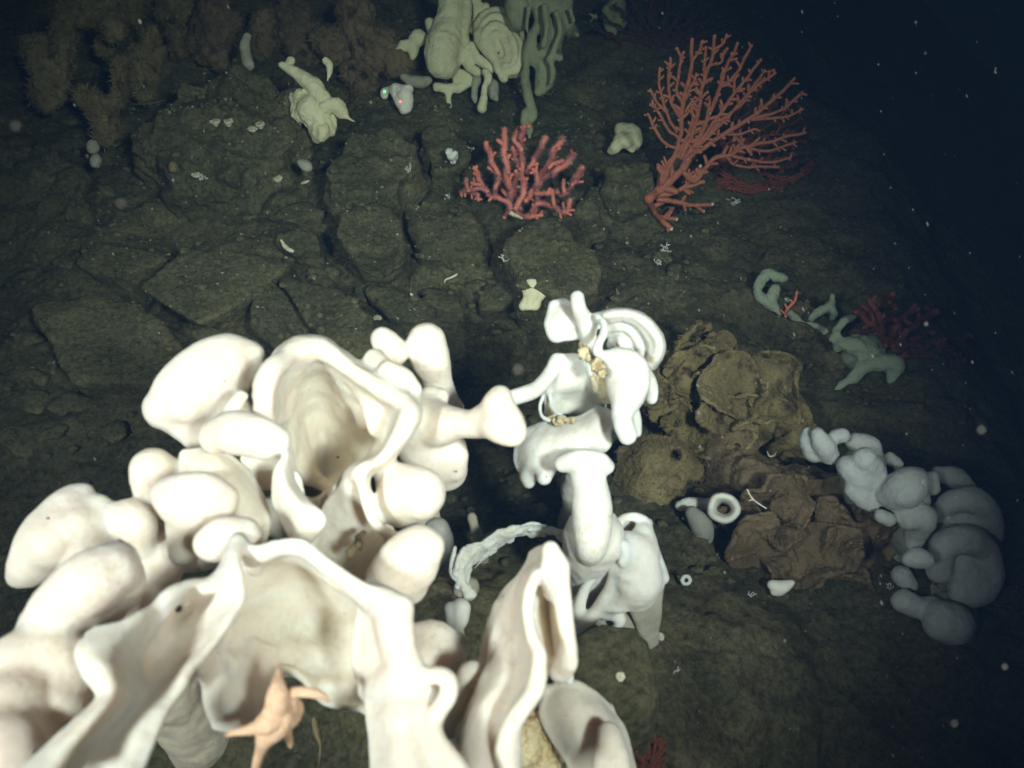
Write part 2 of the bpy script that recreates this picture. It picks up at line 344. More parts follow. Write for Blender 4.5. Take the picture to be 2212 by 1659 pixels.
# ------------------------------------------------------------ setting: sea floor, water
def build_floor():
    def axis(lo, a, b, hi, h):
        mid = np.arange(a, b, h); out = [a]; s = h
        while out[-1] > lo: s *= 1.16; out.append(out[-1]-s)
        out2 = [mid[-1]]; s = h
        while out2[-1] < hi: s *= 1.16; out2.append(out2[-1]+s)
        return np.array(out[:0:-1]+list(mid)+out2[1:])
    X = axis(-9, -2.6, 2.0, 13, .0125); Y = axis(-2, .45, 4.6, 14, .0125)
    gx, gy = np.meshgrid(X, Y, indexing='ij'); z = H(gx, gy); p = np.stack([gx, gy, z], -1)
    V = p.copy(); V[..., 2] += .006*fbm(p*60, 2); V[..., :2] += .004*np.stack([pnoise(p*50), pnoise(p*50+31)], -1)
    nx, ny = len(X), len(Y); i = np.arange(nx*ny).reshape(nx, ny)
    Q = np.stack([i[:-1, :-1], i[1:, :-1], i[1:, 1:], i[:-1, 1:]], -1).reshape(-1, 4)
    o = mesh('sea_floor', V.reshape(-1, 3), Q, SILT); o['kind'] = 'structure'
build_floor()
def build_water():
    x0, x1, y0, y1, z0, z1 = -9.5, 13.5, -2.6, 14.5, -5.0, 5.0
    V = [(x, y, z) for x in (x0, x1) for y in (y0, y1) for z in (z0, z1)]
    Q = [(0, 1, 3, 2), (4, 6, 7, 5), (0, 4, 5, 1), (2, 3, 7, 6), (0, 2, 6, 4), (1, 5, 7, 3)]
    m = bpy.data.materials.new('sea_water'); m.use_nodes = True; nt = m.node_tree; nt.nodes.clear()
    out = nt.nodes.new('ShaderNodeOutputMaterial'); v = nt.nodes.new('ShaderNodeVolumePrincipled')
    v.inputs['Color'].default_value = (.08, .16, .32, 1); v.inputs['Density'].default_value = .13; v.inputs['Anisotropy'].default_value = .45
    v.inputs['Absorption Color'].default_value = (.22, .60, .40, 1)
    nt.links.new(v.outputs[0], out.inputs['Volume'])
    o = mesh('haze', V, Q, m, None, False); o['kind'] = 'stuff'
build_water()
# ------------------------------------------------------------ rocks
def plane_pts(T, pts, h, tilt=(0, 0)):
    q = [(T[0]+T[2]*x, T[1]+T[2]*y) for x, y in pts]; cu = np.mean(q, 0); c = at(U, cu[0], cu[1], gdepth(*cu)); c = c+np.array([0, 0, h])
    nn = np.array([tilt[0], tilt[1], 1.0]); nn /= np.linalg.norm(nn); o = np.array([0, 0, CAM_H]); out = []
    for ux, uy in q:
        r = at(U, ux, uy, 1.)-o; out.append(o+r*((c-o)@nn)/(r@nn))
    return np.array(out)
def slab(T, pts, label, h=.10, thick=.25, tilt=(0, 0), spread=.97, shift=(0, .05), amp=.012, blur=2, group=None, name='rock_slab', mat=None):
    top = plane_pts(T, pts, h, tilt); c = top.mean(0); b = c+(top-c)*np.array([spread, spread, 1]); b[:, 2] -= thick; b[:, 0] += shift[0]; b[:, 1] += shift[1]
    V, Q = hull_rock(np.concatenate([top, b]), .011, amp, 8, blur); return single(name, V, Q, mat or ROCK, label, 'rock', group=group)
slab(S2, [(130,440),(330,280),(640,300),(780,345),(740,390),(620,412),(590,490),(480,560),(390,600),(250,510)], 'broad silted slab with a thin point to the left, dark hollow beneath its front edge', .19, .16, (.05,-.12), .86, (.02,.12), .008, 1)
slab(S2, [(620,430),(695,395),(790,500),(890,650),(700,700),(600,600)], 'narrow wedge shaped slab between the broad slab and the diamond slab', .11, .22, (.25,-.1), .92, (0,.09), .008, 1)
slab(S2, [(705,395),(960,425),(1110,560),(1130,640),(1090,760),(960,720),(850,600)], 'flat diamond shaped slab right behind the paired white sponge knobs', .18, .2, (-.15,-.1), .92, (0,.10), .008, 1)
slab(S2, [(1060,430),(1200,440),(1390,530),(1350,600),(1170,570)], 'low slab with a dark crack along its right side, left of the white worm', .12, .2, (-.1,-.15), .92, (0,.10), .010, 1)
slab(S2, [(1290,420),(1440,450),(1465,520),(1450,590),(1370,545)], 'small rounded slab end lying right of the dark crack', .09, .2, (.1,-.1))
slab(S2, [(1550,440),(1650,395),(1745,430),(1700,500),(1540,560)], 'small pointed slab beside the little fan sponge', .11, .15, (-.15,-.15), .85, (0,.08))
slab(S2, [(970,130),(1170,90),(1240,170),(1240,255),(1150,300),(1025,300),(960,230)], 'square shouldered boulder with a shaded foot in the middle of the slope', .23, .3, (0,-.05), .88, (0,.11), .014, 1, name='rock')
slab(S2, [(1650,260),(1740,170),(1860,150),(1960,270),(2060,350),(2060,450),(1900,480),(1700,430)], 'large pale topped boulder below the bushy pink coral', .22, .35, (.05,-.1), .9, (0,.12), .014, 1, name='rock')
slab(S2, [(1215,90),(1460,75),(1530,180),(1610,250),(1590,320),(1300,290),(1250,180)], 'wide lumpy slab left of the bushy pink coral', .09, .25, (0,-.1), amp=.025)
slab(S2, [(690,230),(760,205),(880,200),(900,280),(790,300)], 'small hump of rock with a pale shell on its front', .09, .15, (0,-.1), .95, name='rock')
slab(S7, [(150,420),(500,370),(780,400),(950,520),(1080,680),(1060,850),(850,900),(400,900)], 'huge smooth slab at the left edge, deep in shade', .12, .3, (.05,-.05), .95, (0,.1))
slab(S7, [(540,60),(860,90),(1000,150),(760,270),(560,240),(420,180)], 'thin silted slab behind the huge shaded slab', .08, .15, (0,-.1))
slab(U, [(700,345),(755,285),(840,265),(893,300),(895,360),(850,405),(760,425),(700,400)], 'rounded boulder below the small pink tipped sponge', .24, .4, (0,-.15), .95, (0,.05), .03, name='rock')
slab(U, [(1310,352),(1360,338),(1408,350),(1420,395),(1380,420),(1320,415)], 'boulder carrying a small cap sponge, left of the fan coral foot', .2, .3, (0,-.15), .95, (0,.08), .03, name='rock')
slab(S4, [(60,560),(300,560),(420,640),(430,900),(380,1100),(100,1000)], 'grey brown rock under the small looped white sponge', .26, .45, (.1,-.05), 1.05, amp=.018, name='rock')
slab(S3, [(900,780),(1200,520),(1550,470),(1850,480),(1980,760),(1850,1000),(1500,1200),(1100,1150),(950,950)], 'big rugged outcrop crusted with tiny animals at the upper left', .34, .6, (0,-.25), 1.05, amp=.06, name='outcrop')
slab(U, [(905,280),(960,265),(1010,300),(1000,360),(930,370)], 'dim rounded boulder under the big yellowish sponge', .15, .3, (0,-.1), 1, amp=.03, name='rock')
slab(U, [(1180,440),(1230,420),(1300,450),(1320,500),(1260,520)], 'low stone between the pink coral and the fan coral', .05, .2, (0,-.1), 1, amp=.02, name='rock')
slab(U, [(560,470),(640,430),(700,450),(690,500),(600,520)], 'low silted hump left of the square shouldered boulder', .05, .2, (0,-.1), 1, amp=.02, name='rock')
slab(U, [(905,640),(985,620),(1010,720),(990,800),(900,790)], 'rock half hidden behind the tallest white sponge knob', .06, .25, (0,-.1), 1, amp=.02, name='rock')
slab(S3, [(-250,950),(250,930),(500,1050),(480,1300),(300,1400),(-200,1400)], 'dark rounded rock beyond the huge shaded slab, at the left border', .1, .4, (0,-.1), 1, amp=.05, name='rock')
slab(S4, [(480,600),(700,560),(900,700),(800,900),(560,860)], 'flat dark silted rock in front of the rusty brown sponge', .03, .2, (0,-.1), 1, amp=.02)
def loose_stones():
    n = 0
    while n < 120:
        ux, uy = random.uniform(0, 1750), random.uniform(220, 1000)
        p = at(U, ux, uy, gdepth(ux, uy)); s = random.uniform(.02, .065)*(1+.6*(random.random() < .15))
        if p[1] > 4.6: continue
        q = RNG.normal(size=(11, 3)); q /= np.linalg.norm(q, axis=1)[:, None]; q *= s*np.array([1.2, 1, .6]); q = q+np.array([p[0], p[1], p[2]+s*.12])
        V, Q = hull_rock(q, s/7, s*.10, 22, 1, s*.03)
        single('stone', V, Q, ROCK, 'small silt covered stone lying loose among the slabs', 'stone', group='loose stones between the slabs'); n += 1
loose_stones()
from mathutils.bvhtree import BVHTree
def bed():
    Vs, Ps, n = [], [], 0
    for o in [q for q in COL.objects if q.type == 'MESH' and q.name != 'haze']:
        me = o.data; co = np.empty(len(me.vertices)*3, np.float32); me.vertices.foreach_get('co', co); co = co.reshape(-1, 3)+np.array(o.location)
        ls = np.empty(len(me.loops), np.int32); me.loops.foreach_get('vertex_index', ls); Ps += (ls.reshape(-1, 4)+n).tolist(); Vs.append(co); n += len(co)
    return BVHTree.FromPolygons(np.concatenate(Vs).tolist(), Ps)
BED = bed(); CAMP = np.array([0, 0, CAM_H])
def gdepth(ux, uy):
    """depth of the sea bed, rocks included, along one line of sight"""
    r = at(U, ux, uy, 1.)-CAMP; L = np.linalg.norm(r); h = BED.ray_cast(Vector(CAMP), Vector(r/L), 20); return h[3]/L if h[0] is not None else 6.0
def bed_z(x, y): h = BED.ray_cast(Vector((x, y, 3)), Vector((0, 0, -1)), 20); return h[0][2] if h[0] is not None else 0.
def pebbles():
    s = Soup(); v0, f0 = ico()
    for _ in range(5200):
        ux, uy = random.uniform(-50, 2100), random.uniform(150, 1659)
        x = random.uniform(-2.2, 1.3); y = random.uniform(.9, 4.4)
        r = random.choice([.003, .004, .005, .007, .010, .014])*random.uniform(.7, 1.2)
        v = v0*(r*RNG.uniform(.6, 1.2, (12, 1)))*np.array([1.2, 1, .7])+np.array([x, y, bed_z(x, y)+r*.3]); s.add(v, f0)
    V, Q = s.get(); o = mesh('gravel', V, Q, ROCK); o['kind'] = 'stuff'
pebbles()
def shell_grit():
    s = Soup(); v0, f0 = ico()
    for k in range(700):
        ux, uy = (random.uniform(250, 1500), random.uniform(150, 760)) if k < 2500 else (random.uniform(1250, 2100), random.uniform(500, 1600))
        p = at(U, ux, uy, gdepth(ux, uy)); r = random.choice([.0022, .003, .003, .004, .006])*p[1]/3.0
        v = v0*(r*RNG.uniform(.5, 1.3, (12, 1)))*RNG.uniform(.6, 1.5, 3)+p+np.array([0, 0, r]); s.add(v, f0)
    V, Q = s.get(); o = mesh('shell_grit', V, Q, GRIT); o['kind'] = 'stuff'
shell_grit()
# ------------------------------------------------------------ white sponges in front
RG = ((.0013, 13, 2), (.0004, 70, 2))
def lobe(rec, name, prims, d=1.1, mat=None, cu=2.8, blur=3, sub_=None, rough=RG, label=None):
    if '_k' in rec and (mat is None or mat is rec['_m'] or mat in (WHITE, SHADEWHITE, FLOURY)): rec['_parts'].append((name, prims, sub_, label)); return
    V, Q = grow(prims, cu*d/F, blur, sub_, rough); o = mesh(name, V, Q, mat or WHITE, rec)
    if label: o['label'] = label
    return o
def gd0(T, x, y): return gdepth(T[0]+T[2]*x, T[1]+T[2]*y)
def stalk(rec, top, r=.05, mat=None, lean=(0, .03)):
    t = np.array(top, float); b = np.array([t[0]+lean[0], t[1]+lean[1], 0]); b[2] = Hs(b[0], b[1])-.03
    L = t[2]-b[2]; q = np.array([np.append(t+(b-t)*k, r*(1+.5*abs(k-.4))) for k in np.linspace(0, 1, max(4, int(L/r*3)))])
    V, Q = grow([q], .006, 2, None, ((.006, 10, 3), (.0015, 60, 2))); return mesh('stalk', V, Q, mat or SHADEWHITE, rec)
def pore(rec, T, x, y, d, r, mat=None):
    c = at(T, x, y, d); rr = r*T[2]*d/F; v, f = ico(); v = np.repeat(v, 1, 0)*rr*np.array([1, .7, .7])+c; return mesh('pore', v, f, mat or PORESHADE, rec)
# --- A: great cup sponge
bA = ground_pt(at(U, 760, 1000, 1.35))
A = thing('cup_sponge', 'largest white sponge, a gaping ruffled cup with knobs on top and an arm reaching right', 'sponge', bA); colony(A, 0.012, 3.0, 1.1, WHITE, ((.0012,13,2),(.0005,60,3)))
rim = [(25,520,1.03),(100,350,1.05),(240,245,1.09),(400,222,1.12),(550,310,1.13),(700,415,1.12),(870,520,1.10),(1025,630,1.08),(1000,770,1.06),(930,890,1.05),(830,1000,1.04),(690,1075,1.03),(540,1230,1.13),(350,1330,1.27),(170,1200,1.22),(70,980,1.10),(35,760,1.04)]
cx, cy = 470, 790
def ring(s, dd, r, ox=0, oy=0): return [(cx+ox+(x-cx)*s, cy+oy+(y-cy)*s, d+dd, r) for x, y, d in rim]
cup_rows = [ring(1.0,.10,24), ring(1.03,.035,24), ring(1.0,.004,26), ring(.93,-.003,26,0,2), ring(.86,.002,25,0,6), ring(.805,.045,22,-8,26), ring(.68,.12,24,-16,110), ring(.48,.18,24,-30,220), ring(.26,.22,24,-40,320), ring(.05,.24,24,-40,350)]
lobe(A, 'cup', [sheet(T3, cup_rows, 26, .006, 15, close=True), tube(T3, [(690,500,1.19,55),(740,600,1.17,75),(780,690,1.16,85),(790,780,1.15,70)]), tube(T3, [(590,420,1.24,30),(620,540,1.23,34),(650,640,1.22,36),(690,760,1.2,40)])], 1.1, rough=((.0015,22,3),(.0005,80,2)))
lobe(A, 'inner_flap', [sheet(T3, [[(30,500,1.04),(150,360,1.08),(325,345,1.12)],[(20,640,1.04),(120,560,1.08),(240,520,1.15)],[(30,760,1.05),(120,740,1.10),(205,720,1.15)]], 24, .003, 20)], 1.1, SHADEWHITE)
lobe(A, 'broad_lobe', [tube(T2, [(430,720,1.12,130),(530,540,1.12,135),(700,410,1.13,150),(880,340,1.15,150),(1040,370,1.17,135)]), tube(T2, [(450,740,1.13,140),(640,760,1.14,175),(820,600,1.15,190),(980,480,1.17,150)]), tube(T2, [(640,860,1.14,130),(680,960,1.13,90)]), tube(T2, [(520,650,1.115,135),(700,520,1.12,150),(900,430,1.14,140)]), tube(T2, [(600,700,1.11,140),(800,500,1.13,150)]), tube(T2, [(980,470,1.19,140),(1120,430,1.21,130)]), tube(T2, [(860,700,1.15,150),(980,760,1.14,110)])], 1.15, sub_=[tube(T2, [(480,640,.975,48),(560,620,.975,44)])], blur=5)
lobe(A, 'side_lobe', [tube(T2, [(820,930,1.04,125),(960,870,1.02,125),(1120,900,1.0,125),(1270,950,1.0,95)]), tube(T2, [(980,930,1.02,140),(1180,990,1.01,120)]), tube(T2, [(900,800,1.05,60),(950,720,1.05,60),(990,640,1.06,50)])], 1.0, blur=5)
lobe(A, 'leaf_blade', [sheet(T2, [[(1325,1070,.99),(1345,1060,1.0),(1375,1100,1.01)],[(1245,1180,.98),(1300,1200,.97),(1375,1240,.99)],[(1240,1390,.98),(1340,1380,.95),(1470,1400,.97)],[(1290,1500,.99),(1420,1500,.96),(1580,1490,.96)],[(1330,1600,1.0),(1440,1600,.97),(1585,1570,.96)],[(1390,1690,1.02),(1440,1690,1.0),(1490,1680,.99)]], 24)], .98)
lobe(A, 'small_flap', [sheet(T2, [[(1020,1090,1.06),(1130,1060,1.07),(1240,1090,1.08)],[(1100,1230,1.07),(1170,1210,1.07),(1400,1220,1.06)],[(1170,1290,1.08),(1220,1290,1.08),(1430,1340,1.07)]], 28)], 1.07, SHADEWHITE)
lobe(A, 'knob', [tube(T3, [(820,205,1.2,80),(860,250,1.2,95),(900,300,1.2,85)])], 1.2, blur=5)
lobe(A, 'knob', [tube(T3, [(1105,230,1.22,128),(1125,330,1.23,132),(1160,430,1.25,108),(1175,540,1.26,95),(1190,650,1.26,90)]), tube(T3, [(1230,520,1.26,40),(1290,600,1.27,32),(1340,650,1.27,22)])], 1.22, blur=5)
lobe(A, 'knob', [tube(T3, [(765,335,1.17,68),(840,420,1.15,75),(900,500,1.14,60)])], 1.15, blur=4)
lobe(A, 'knob', [tube(T3, [(860,400,1.13,62),(940,450,1.12,68),(1020,530,1.12,55)])], 1.12, blur=4)
lobe(A, 'knob', [tube(T3, [(1130,560,1.19,62),(1190,575,1.19,62)])], 1.18)
lobe(A, 'arm', [tube(T3, [(1080,740,1.18,165),(1200,760,1.16,140),(1310,755,1.13,100),(1410,755,1.11,92),(1500,720,1.10,100),(1560,640,1.09,95),(1580,580,1.09,78)]), tube(T3, [(1480,740,1.10,90),(1580,770,1.07,112),(1660,810,1.06,95)]), tube(T3, [(1570,640,1.08,95),(1650,730,1.07,85)]), tube(T3, [(1050,780,1.2,200),(1150,920,1.22,210),(1230,1050,1.24,140)]), tube(T3, [(1320,960,1.2,58),(1300,1060,1.21,60)])], 1.13, blur=5)
lobe(A, 'shoulder_lobe', [tube(T3, [(900,1130,1.09,125),(1010,1170,1.07,150),(1080,1190,1.06,148)]), tube(T3, [(930,1300,1.08,125),(1050,1260,1.07,120)]), tube(T3, [(920,1220,1.07,130),(1060,1220,1.055,140)])], 1.06, blur=5)
lobe(A, 'outer_wall', [sheet(T3, [[(600,1130,1.06),(650,1095,1.04),(700,1110,1.05)],[(470,1270,1.08),(590,1280,1.07),(740,1270,1.06)],[(390,1440,1.1),(570,1470,1.08),(800,1420,1.06)],[(380,1600,1.1),(600,1640,1.06),(880,1560,1.02)],[(430,1760,1.12),(640,1780,1.06),(900,1700,1.02)]], 26), tube(T3, [(665,1085,1.03,34),(700,1190,1.02,36),(735,1320,1.02,38),(800,1430,1.02,40),(920,1500,1.02,45)])], 1.06, SHADEWHITE, blur=4)
gp = lobe(A, 'growth_patch', [tube(T3, [(690,1465,1.022,22),(660,1510,1.012,34),(640,1560,1.007,34),(610,1610,1.007,22)])], 1.04, BROWN, 2.2, 1, rough=((.006,60,3),(.002,160,2)), label='dark brown crust on the cream outer wall')
for T, x, y, d, r in ((T2,882,533,1.045,9),(T3,530,972,1.265,11),(T3,1297,1065,1.185,9),(T3,988,552,1.1,8)): pore(A, T, x, y, d, r)
lobe(A, 'base', [tube(T3, [(120,1350,1.34,130),(420,1480,1.30,150),(760,1500,1.22,150)]), tube(T3, [(480,1250,1.36,140),(600,1650,1.24,150)])], 1.2); stalk(A, at(T3, 450, 1250, 1.62), .05); stalk(A, at(T3, 1000, 800, 1.45), .03)
# --- B: lobed sponge at the left
bB = ground_pt(at(U, 330, 1180, 1.2))
B = thing('lobed_sponge', 'white sponge of trumpet lips and round knobs filling the left foreground', 'sponge', bB); colony(B, 0.013, 3.0, 0.95, WHITE, ((.0012,13,2),(.0005,60,3)))
lobe(B, 'knob', [tube(T2, [(365,1170,1.03,158),(350,1260,1.03,140),(370,1380,1.03,110)])], 1.03, blur=5)
lobe(B, 'trumpet', [tube(T2, [(470,1340,.95,120),(620,1300,.94,115),(760,1310,.94,120),(880,1370,.95,100)]), tube(T2, [(640,1430,.95,180),(600,1560,.96,135),(590,1760,.98,110)]), tube(T2, [(850,1440,.96,100),(740,1560,.97,110)]), tube(T2, [(540,1400,.94,140),(700,1410,.945,150),(800,1420,.95,120)])], .95, blur=5, sub_=[tube(T2, [(450,1325,.84,52),(540,1275,.84,52)])])
lobe(B, 'back_blade', [sheet(T2, [[(600,1060,1.05),(760,1035,1.06),(880,1060,1.06)],[(600,1180,1.04),(860,1180,1.03),(1060,1230,1.05)],[(700,1350,1.02),(980,1380,1.01),(1165,1440,1.04)],[(800,1560,1.02),(1000,1590,1.01),(1170,1620,1.04)],[(850,1760,1.04),(1000,1780,1.03),(1100,1780,1.05)]], 32)], 1.03, SHADEWHITE)
lobe(B, 'knob', [tube(T1, [(1235,340,.9,98),(1320,270,.9,95),(1440,270,.91,90)]), tube(T1, [(1300,330,.9,100),(1450,360,.91,90),(1500,470,.93,60)])], .9, blur=5)
lobe(B, 'knob', [tube(T1, [(755,190,1.0,118),(810,230,1.0,110),(840,350,1.01,60)])], 1.0, SHADEWHITE, blur=5)
lobe(B, 'outer_lobe', [tube(T1, [(400,150,1.0,130),(300,300,.99,175),(200,440,.99,140),(120,520,1.0,80)]), tube(T1, [(420,160,1.0,130),(550,180,1.0,110),(520,330,1.0,160)]), tube(T1, [(330,330,.97,150),(450,250,.98,140),(470,380,.98,150)]), tube(T1, [(455,50,1.01,60),(500,30,1.01,45)]), tube(T1, [(590,105,1.0,52),(620,140,1.0,50)])], 1.0, blur=4)
pore(B, T1, 283, 187, .91, 12)
lobe(B, 'oblong_lobe', [tube(T1, [(235,800,.83,122),(330,710,.82,140),(520,540,.82,160),(690,440,.84,120)]), tube(T1, [(330,800,.83,110),(520,690,.83,140),(700,560,.85,150)]), tube(T1, [(700,640,.86,110),(640,760,.87,80)]), tube(T1, [(330,740,.815,118),(520,610,.81,140),(690,500,.825,120)])], .83, blur=6)
lobe(B, 'low_lobe', [tube(T1, [(150,1080,.80,240),(330,1040,.80,190),(470,1100,.80,120)]), tube(T1, [(80,1350,.76,260),(300,1330,.78,230)]), tube(T1, [(0,1600,.72,280),(200,1560,.76,200)])], .76, blur=6)
lobe(B, 'foot', [tube(T2, [(330,1480,1.12,120),(560,1750,1.08,150),(900,1700,1.10,150)]), tube(T1, [(950,420,1.04,150),(800,700,1.02,170),(600,1000,.98,170)])], 1.0, SHADEWHITE)
stalk(B, at(T1, 600, 600, 1.15), .05)
# --- C: fan-lipped sponge nearest the camera
bC = ground_pt(at(U, 720, 1450, 1.1))
Cc = thing('ruffled_sponge', 'white sponge nearest the front with a long ruffled lip and a wide rippled fan', 'sponge', bC); colony(Cc, 0.012, 2.6, 0.85, WHITE, ((.0012,13,2),(.0005,60,3)))
lobe(Cc, 'ruffle', [sheet(T1, [[(570,842,.74),(750,800,.75),(985,665,.80)],[(465,960,.72),(640,960,.72),(870,850,.78)],[(505,1090,.71),(640,1090,.70),(785,1000,.76)],[(590,1240,.70),(670,1210,.69),(765,1130,.74)],[(420,1410,.68),(570,1350,.67),(730,1260,.72)],[(220,1580,.66),(400,1540,.65),(590,1450,.69)],[(80,1740,.64),(280,1720,.63),(480,1640,.67)]], 26, .002, 14)], .7, blur=4)
lobe(Cc, 'trough', [sheet(T1, [[(1000,660,.80),(1130,570,.86),(1280,560,.84),(1400,330,.88)],[(960,740,.79),(1060,730,.88),(1230,660,.86),(1410,520,.84)],[(870,860,.78),(1010,880,.83),(1200,820,.83),(1405,690,.82)],[(790,1000,.765),(930,1020,.80),(1100,980,.80),(1280,910,.79)],[(770,1120,.745),(900,1130,.77),(1000,1130,.77),(1120,1080,.76)],[(740,1250,.725),(850,1260,.74),(950,1250,.74),(1060,1170,.745)],[(600,1450,.70),(720,1450,.71),(830,1440,.71),(940,1390,.72)],[(480,1700,.68),(600,1700,.69),(720,1690,.69),(840,1640,.70)]], 26, .003, 22)], .78, sub_=[tube(T1, [(1045,722,.84,26),(1060,715,.95,22)])], blur=3)
lobe(Cc, 'curled_lip', [tube(T1, [(985,650,.79,26),(1040,610,.80,28),(1100,580,.81,30),(1150,570,.82,30),(1200,590,.83,30)]), tube(T1, [(1200,590,.83,32),(1270,560,.84,36),(1340,450,.86,36),(1400,310,.89,40)])], .82)
def ribs(u, v): return .0035*np.sin(u*30+v*9)*np.clip(u*2, 0, 1)
lobe(Cc, 'rippled_fan', [sheet(T4, [[(-130,160,.90),(-20,200,.88),(110,165,.86),(250,165,.85),(390,270,.85),(560,385,.84),(780,500,.83)],[(-125,205,.90),(-15,245,.88),(112,215,.858),(248,222,.85),(375,325,.85),(545,440,.84),(785,545,.833)],[(-125,240,.915),(-10,275,.90),(115,245,.885),(250,250,.875),(375,350,.872),(550,465,.865),(785,570,.85)],[(-130,280,.92),(0,300,.93),(120,270,.93),(250,270,.93),(390,360,.93),(560,460,.92),(790,560,.87)],[(-150,420,.90),(0,440,.94),(120,430,.96),(250,440,.98),(390,510,.98),(560,590,.97),(790,660,.88)],[(-170,560,.89),(-20,580,.92),(110,590,.95),(230,620,.98),(380,680,.99),(560,730,.98),(800,770,.89)],[(-160,700,.87),(-40,720,.90),(90,740,.93),(220,770,.95),(370,810,.97),(560,860,.96),(790,880,.89)],[(-150,800,.86),(-40,830,.89),(80,850,.92),(200,870,.94),(360,930,.95),(540,980,.94),(720,980,.89)],[(-100,880,.86),(-30,900,.88),(90,870,.91),(230,890,.92),(370,1010,.93),(530,1050,.92),(640,1090,.90)]], 20, .003, 16, ribs)], .92, cu=2.4, blur=2)
lobe(Cc, 'hanging_lobe', [sheet(T1, [[(1150,1040,.80),(1300,960,.88),(1450,940,.90),(1600,980,.91)],[(1215,1150,.85),(1330,1120,.86),(1480,1100,.87),(1600,1110,.89)],[(1235,1280,.86),(1350,1280,.85),(1460,1260,.86),(1570,1230,.88)],[(1290,1390,.87),(1370,1410,.86),(1450,1390,.87),(1520,1340,.88)]], 34, .002, 15)], .87, blur=4)
lobe(Cc, 'thick_lip', [sheet(T4, [[(610,430,.87),(700,480,.85),(790,520,.835)],[(590,560,.87),(690,580,.845),(795,610,.83)],[(570,690,.87),(690,710,.845),(815,740,.825)],[(570,820,.87),(700,840,.84),(850,850,.82)],[(610,960,.87),(700,930,.84),(800,910,.825)]], 48),  tube(T4, [(620,430,.86,50),(710,510,.84,75),(740,630,.83,80),(765,740,.83,82),(790,850,.82,85),(720,930,.83,80),(640,1010,.85,60)])], .84, blur=4)
lobe(Cc, 'front_panel', [sheet(T4, [[(650,970,.84),(790,920,.83),(900,900,.83)],[(625,1090,.83),(780,1080,.80),(950,1000,.82)],[(640,1220,.82),(800,1210,.79),(960,1160,.82)],[(650,1400,.80),(840,1400,.77),(1060,1390,.79)],[(640,1560,.79),(850,1560,.76),(1150,1560,.78)]], 32, .003, 14), tube(T4, [(930,930,.835,55),(970,1000,.835,62),(940,1090,.83,55)]), tube(T4, [(900,895,.815,42),(985,880,.81,48),(1040,915,.805,48),(1035,1000,.80,50),(985,1080,.80,50),(960,1150,.795,50),(985,1240,.785,52),(1060,1340,.775,56),(1150,1460,.765,60)])], .8, blur=7)
lobe(Cc, 'back_knob', [tube(T4, [(1165,890,.93,82),(1150,960,.93,78),(1090,1080,.92,60),(1040,1180,.92,50)])], .92, SHADEWHITE, blur=4)
lobe(Cc, 'shoulder_lobe', [tube(T4, [(690,350,.96,100),(780,250,.95,115),(870,170,.95,100),(940,175,.95,75)]), tube(T4, [(800,330,.96,120),(880,260,.96,110)]), tube(T4, [(830,400,.97,95),(810,470,.98,45)]), tube(T4, [(740,320,.945,105),(840,240,.94,112),(900,210,.945,90)]), tube(T4, [(760,380,.95,90),(860,320,.95,100)])], .95, blur=5)
lobe(Cc, 'back_finger', [tube(T4, [(975,100,1.2,72),(1015,170,1.21,58),(1000,260,1.22,40),(960,330,1.22,40)])], 1.2, GREY, blur=4)
lobe(Cc, 'shaded_lobe', [tube(T4, [(880,690,1.04,98),(970,680,1.04,95),(1050,740,1.05,85)]), tube(T4, [(900,800,1.02,110),(1050,800,1.03,85)])], 1.05, SHADEWHITE, blur=4)
lobe(Cc, 'shaded_lobe', [tube(T4, [(1050,690,1.06,24),(1100,690,1.05,28),(1115,730,1.05,24)])], 1.05, SHADEWHITE)
stalk(Cc, at(T4, 300, 450, 1.25), .03)
# --- D: tall folded sponge
bD = ground_pt(at(U, 1060, 1480, 1.1))
D = thing('folded_sponge', 'tall white pointed sponge folded lengthwise with an open slit, right of the ruffled one', 'sponge', bD); colony(D, 0.012, 2.8, 0.92, WHITE, ((.0012,13,2),(.0005,60,3)))
lobe(D, 'outer_wall', [sheet(T4, [[(1510,240,.99),(1550,215,.97),(1590,200,.95)],[(1420,370,1.0),(1460,350,.97),(1510,330,.92)],[(1320,520,1.02),(1380,510,.98),(1475,450,.90)],[(1265,690,1.02),(1350,680,.96),(1470,620,.89)],[(1235,850,1.01),(1370,830,.93),(1530,760,.87)],[(1180,1010,.99),(1330,990,.92),(1520,930,.85)],[(1110,1160,.96),(1260,1150,.90),(1430,1100,.84)],[(1110,1400,.92),(1250,1400,.87),(1390,1390,.82)],[(1150,1560,.90),(1280,1560,.86),(1420,1560,.81)]], 30, .004, 16), tube(T4, [(1510,340,.90,30),(1478,430,.885,32),(1466,540,.88,32),(1485,660,.87,34),(1525,745,.86,36),(1525,850,.85,42),(1505,960,.84,48),(1430,1070,.83,54),(1370,1170,.825,56),(1345,1290,.82,58),(1370,1440,.81,62)]), tube(T4, [(1500,330,.965,48),(1440,430,.965,68),(1390,570,.96,92),(1370,720,.95,115),(1370,860,.92,130),(1310,1000,.895,135),(1240,1180,.87,130),(1230,1400,.84,135)]), tube(T4, [(1330,520,.99,55),(1290,700,.98,70),(1260,860,.97,70),(1190,1010,.94,70),(1140,1200,.91,70)])], .92, blur=6)
lobe(D, 'right_wall', [sheet(T4, [[(1520,360,.95),(1590,350,.97),(1655,380,.93)],[(1525,520,.97),(1590,530,.99),(1662,520,.92)],[(1550,690,.96),(1610,710,.97),(1688,720,.91)],[(1580,820,.94),(1630,860,.94),(1695,820,.91)]], 26), tube(T4, [(1630,300,.91,55),(1655,420,.915,42),(1665,560,.92,40),(1680,700,.92,46),(1672,800,.92,60),(1640,860,.925,60)])], .93, blur=4)
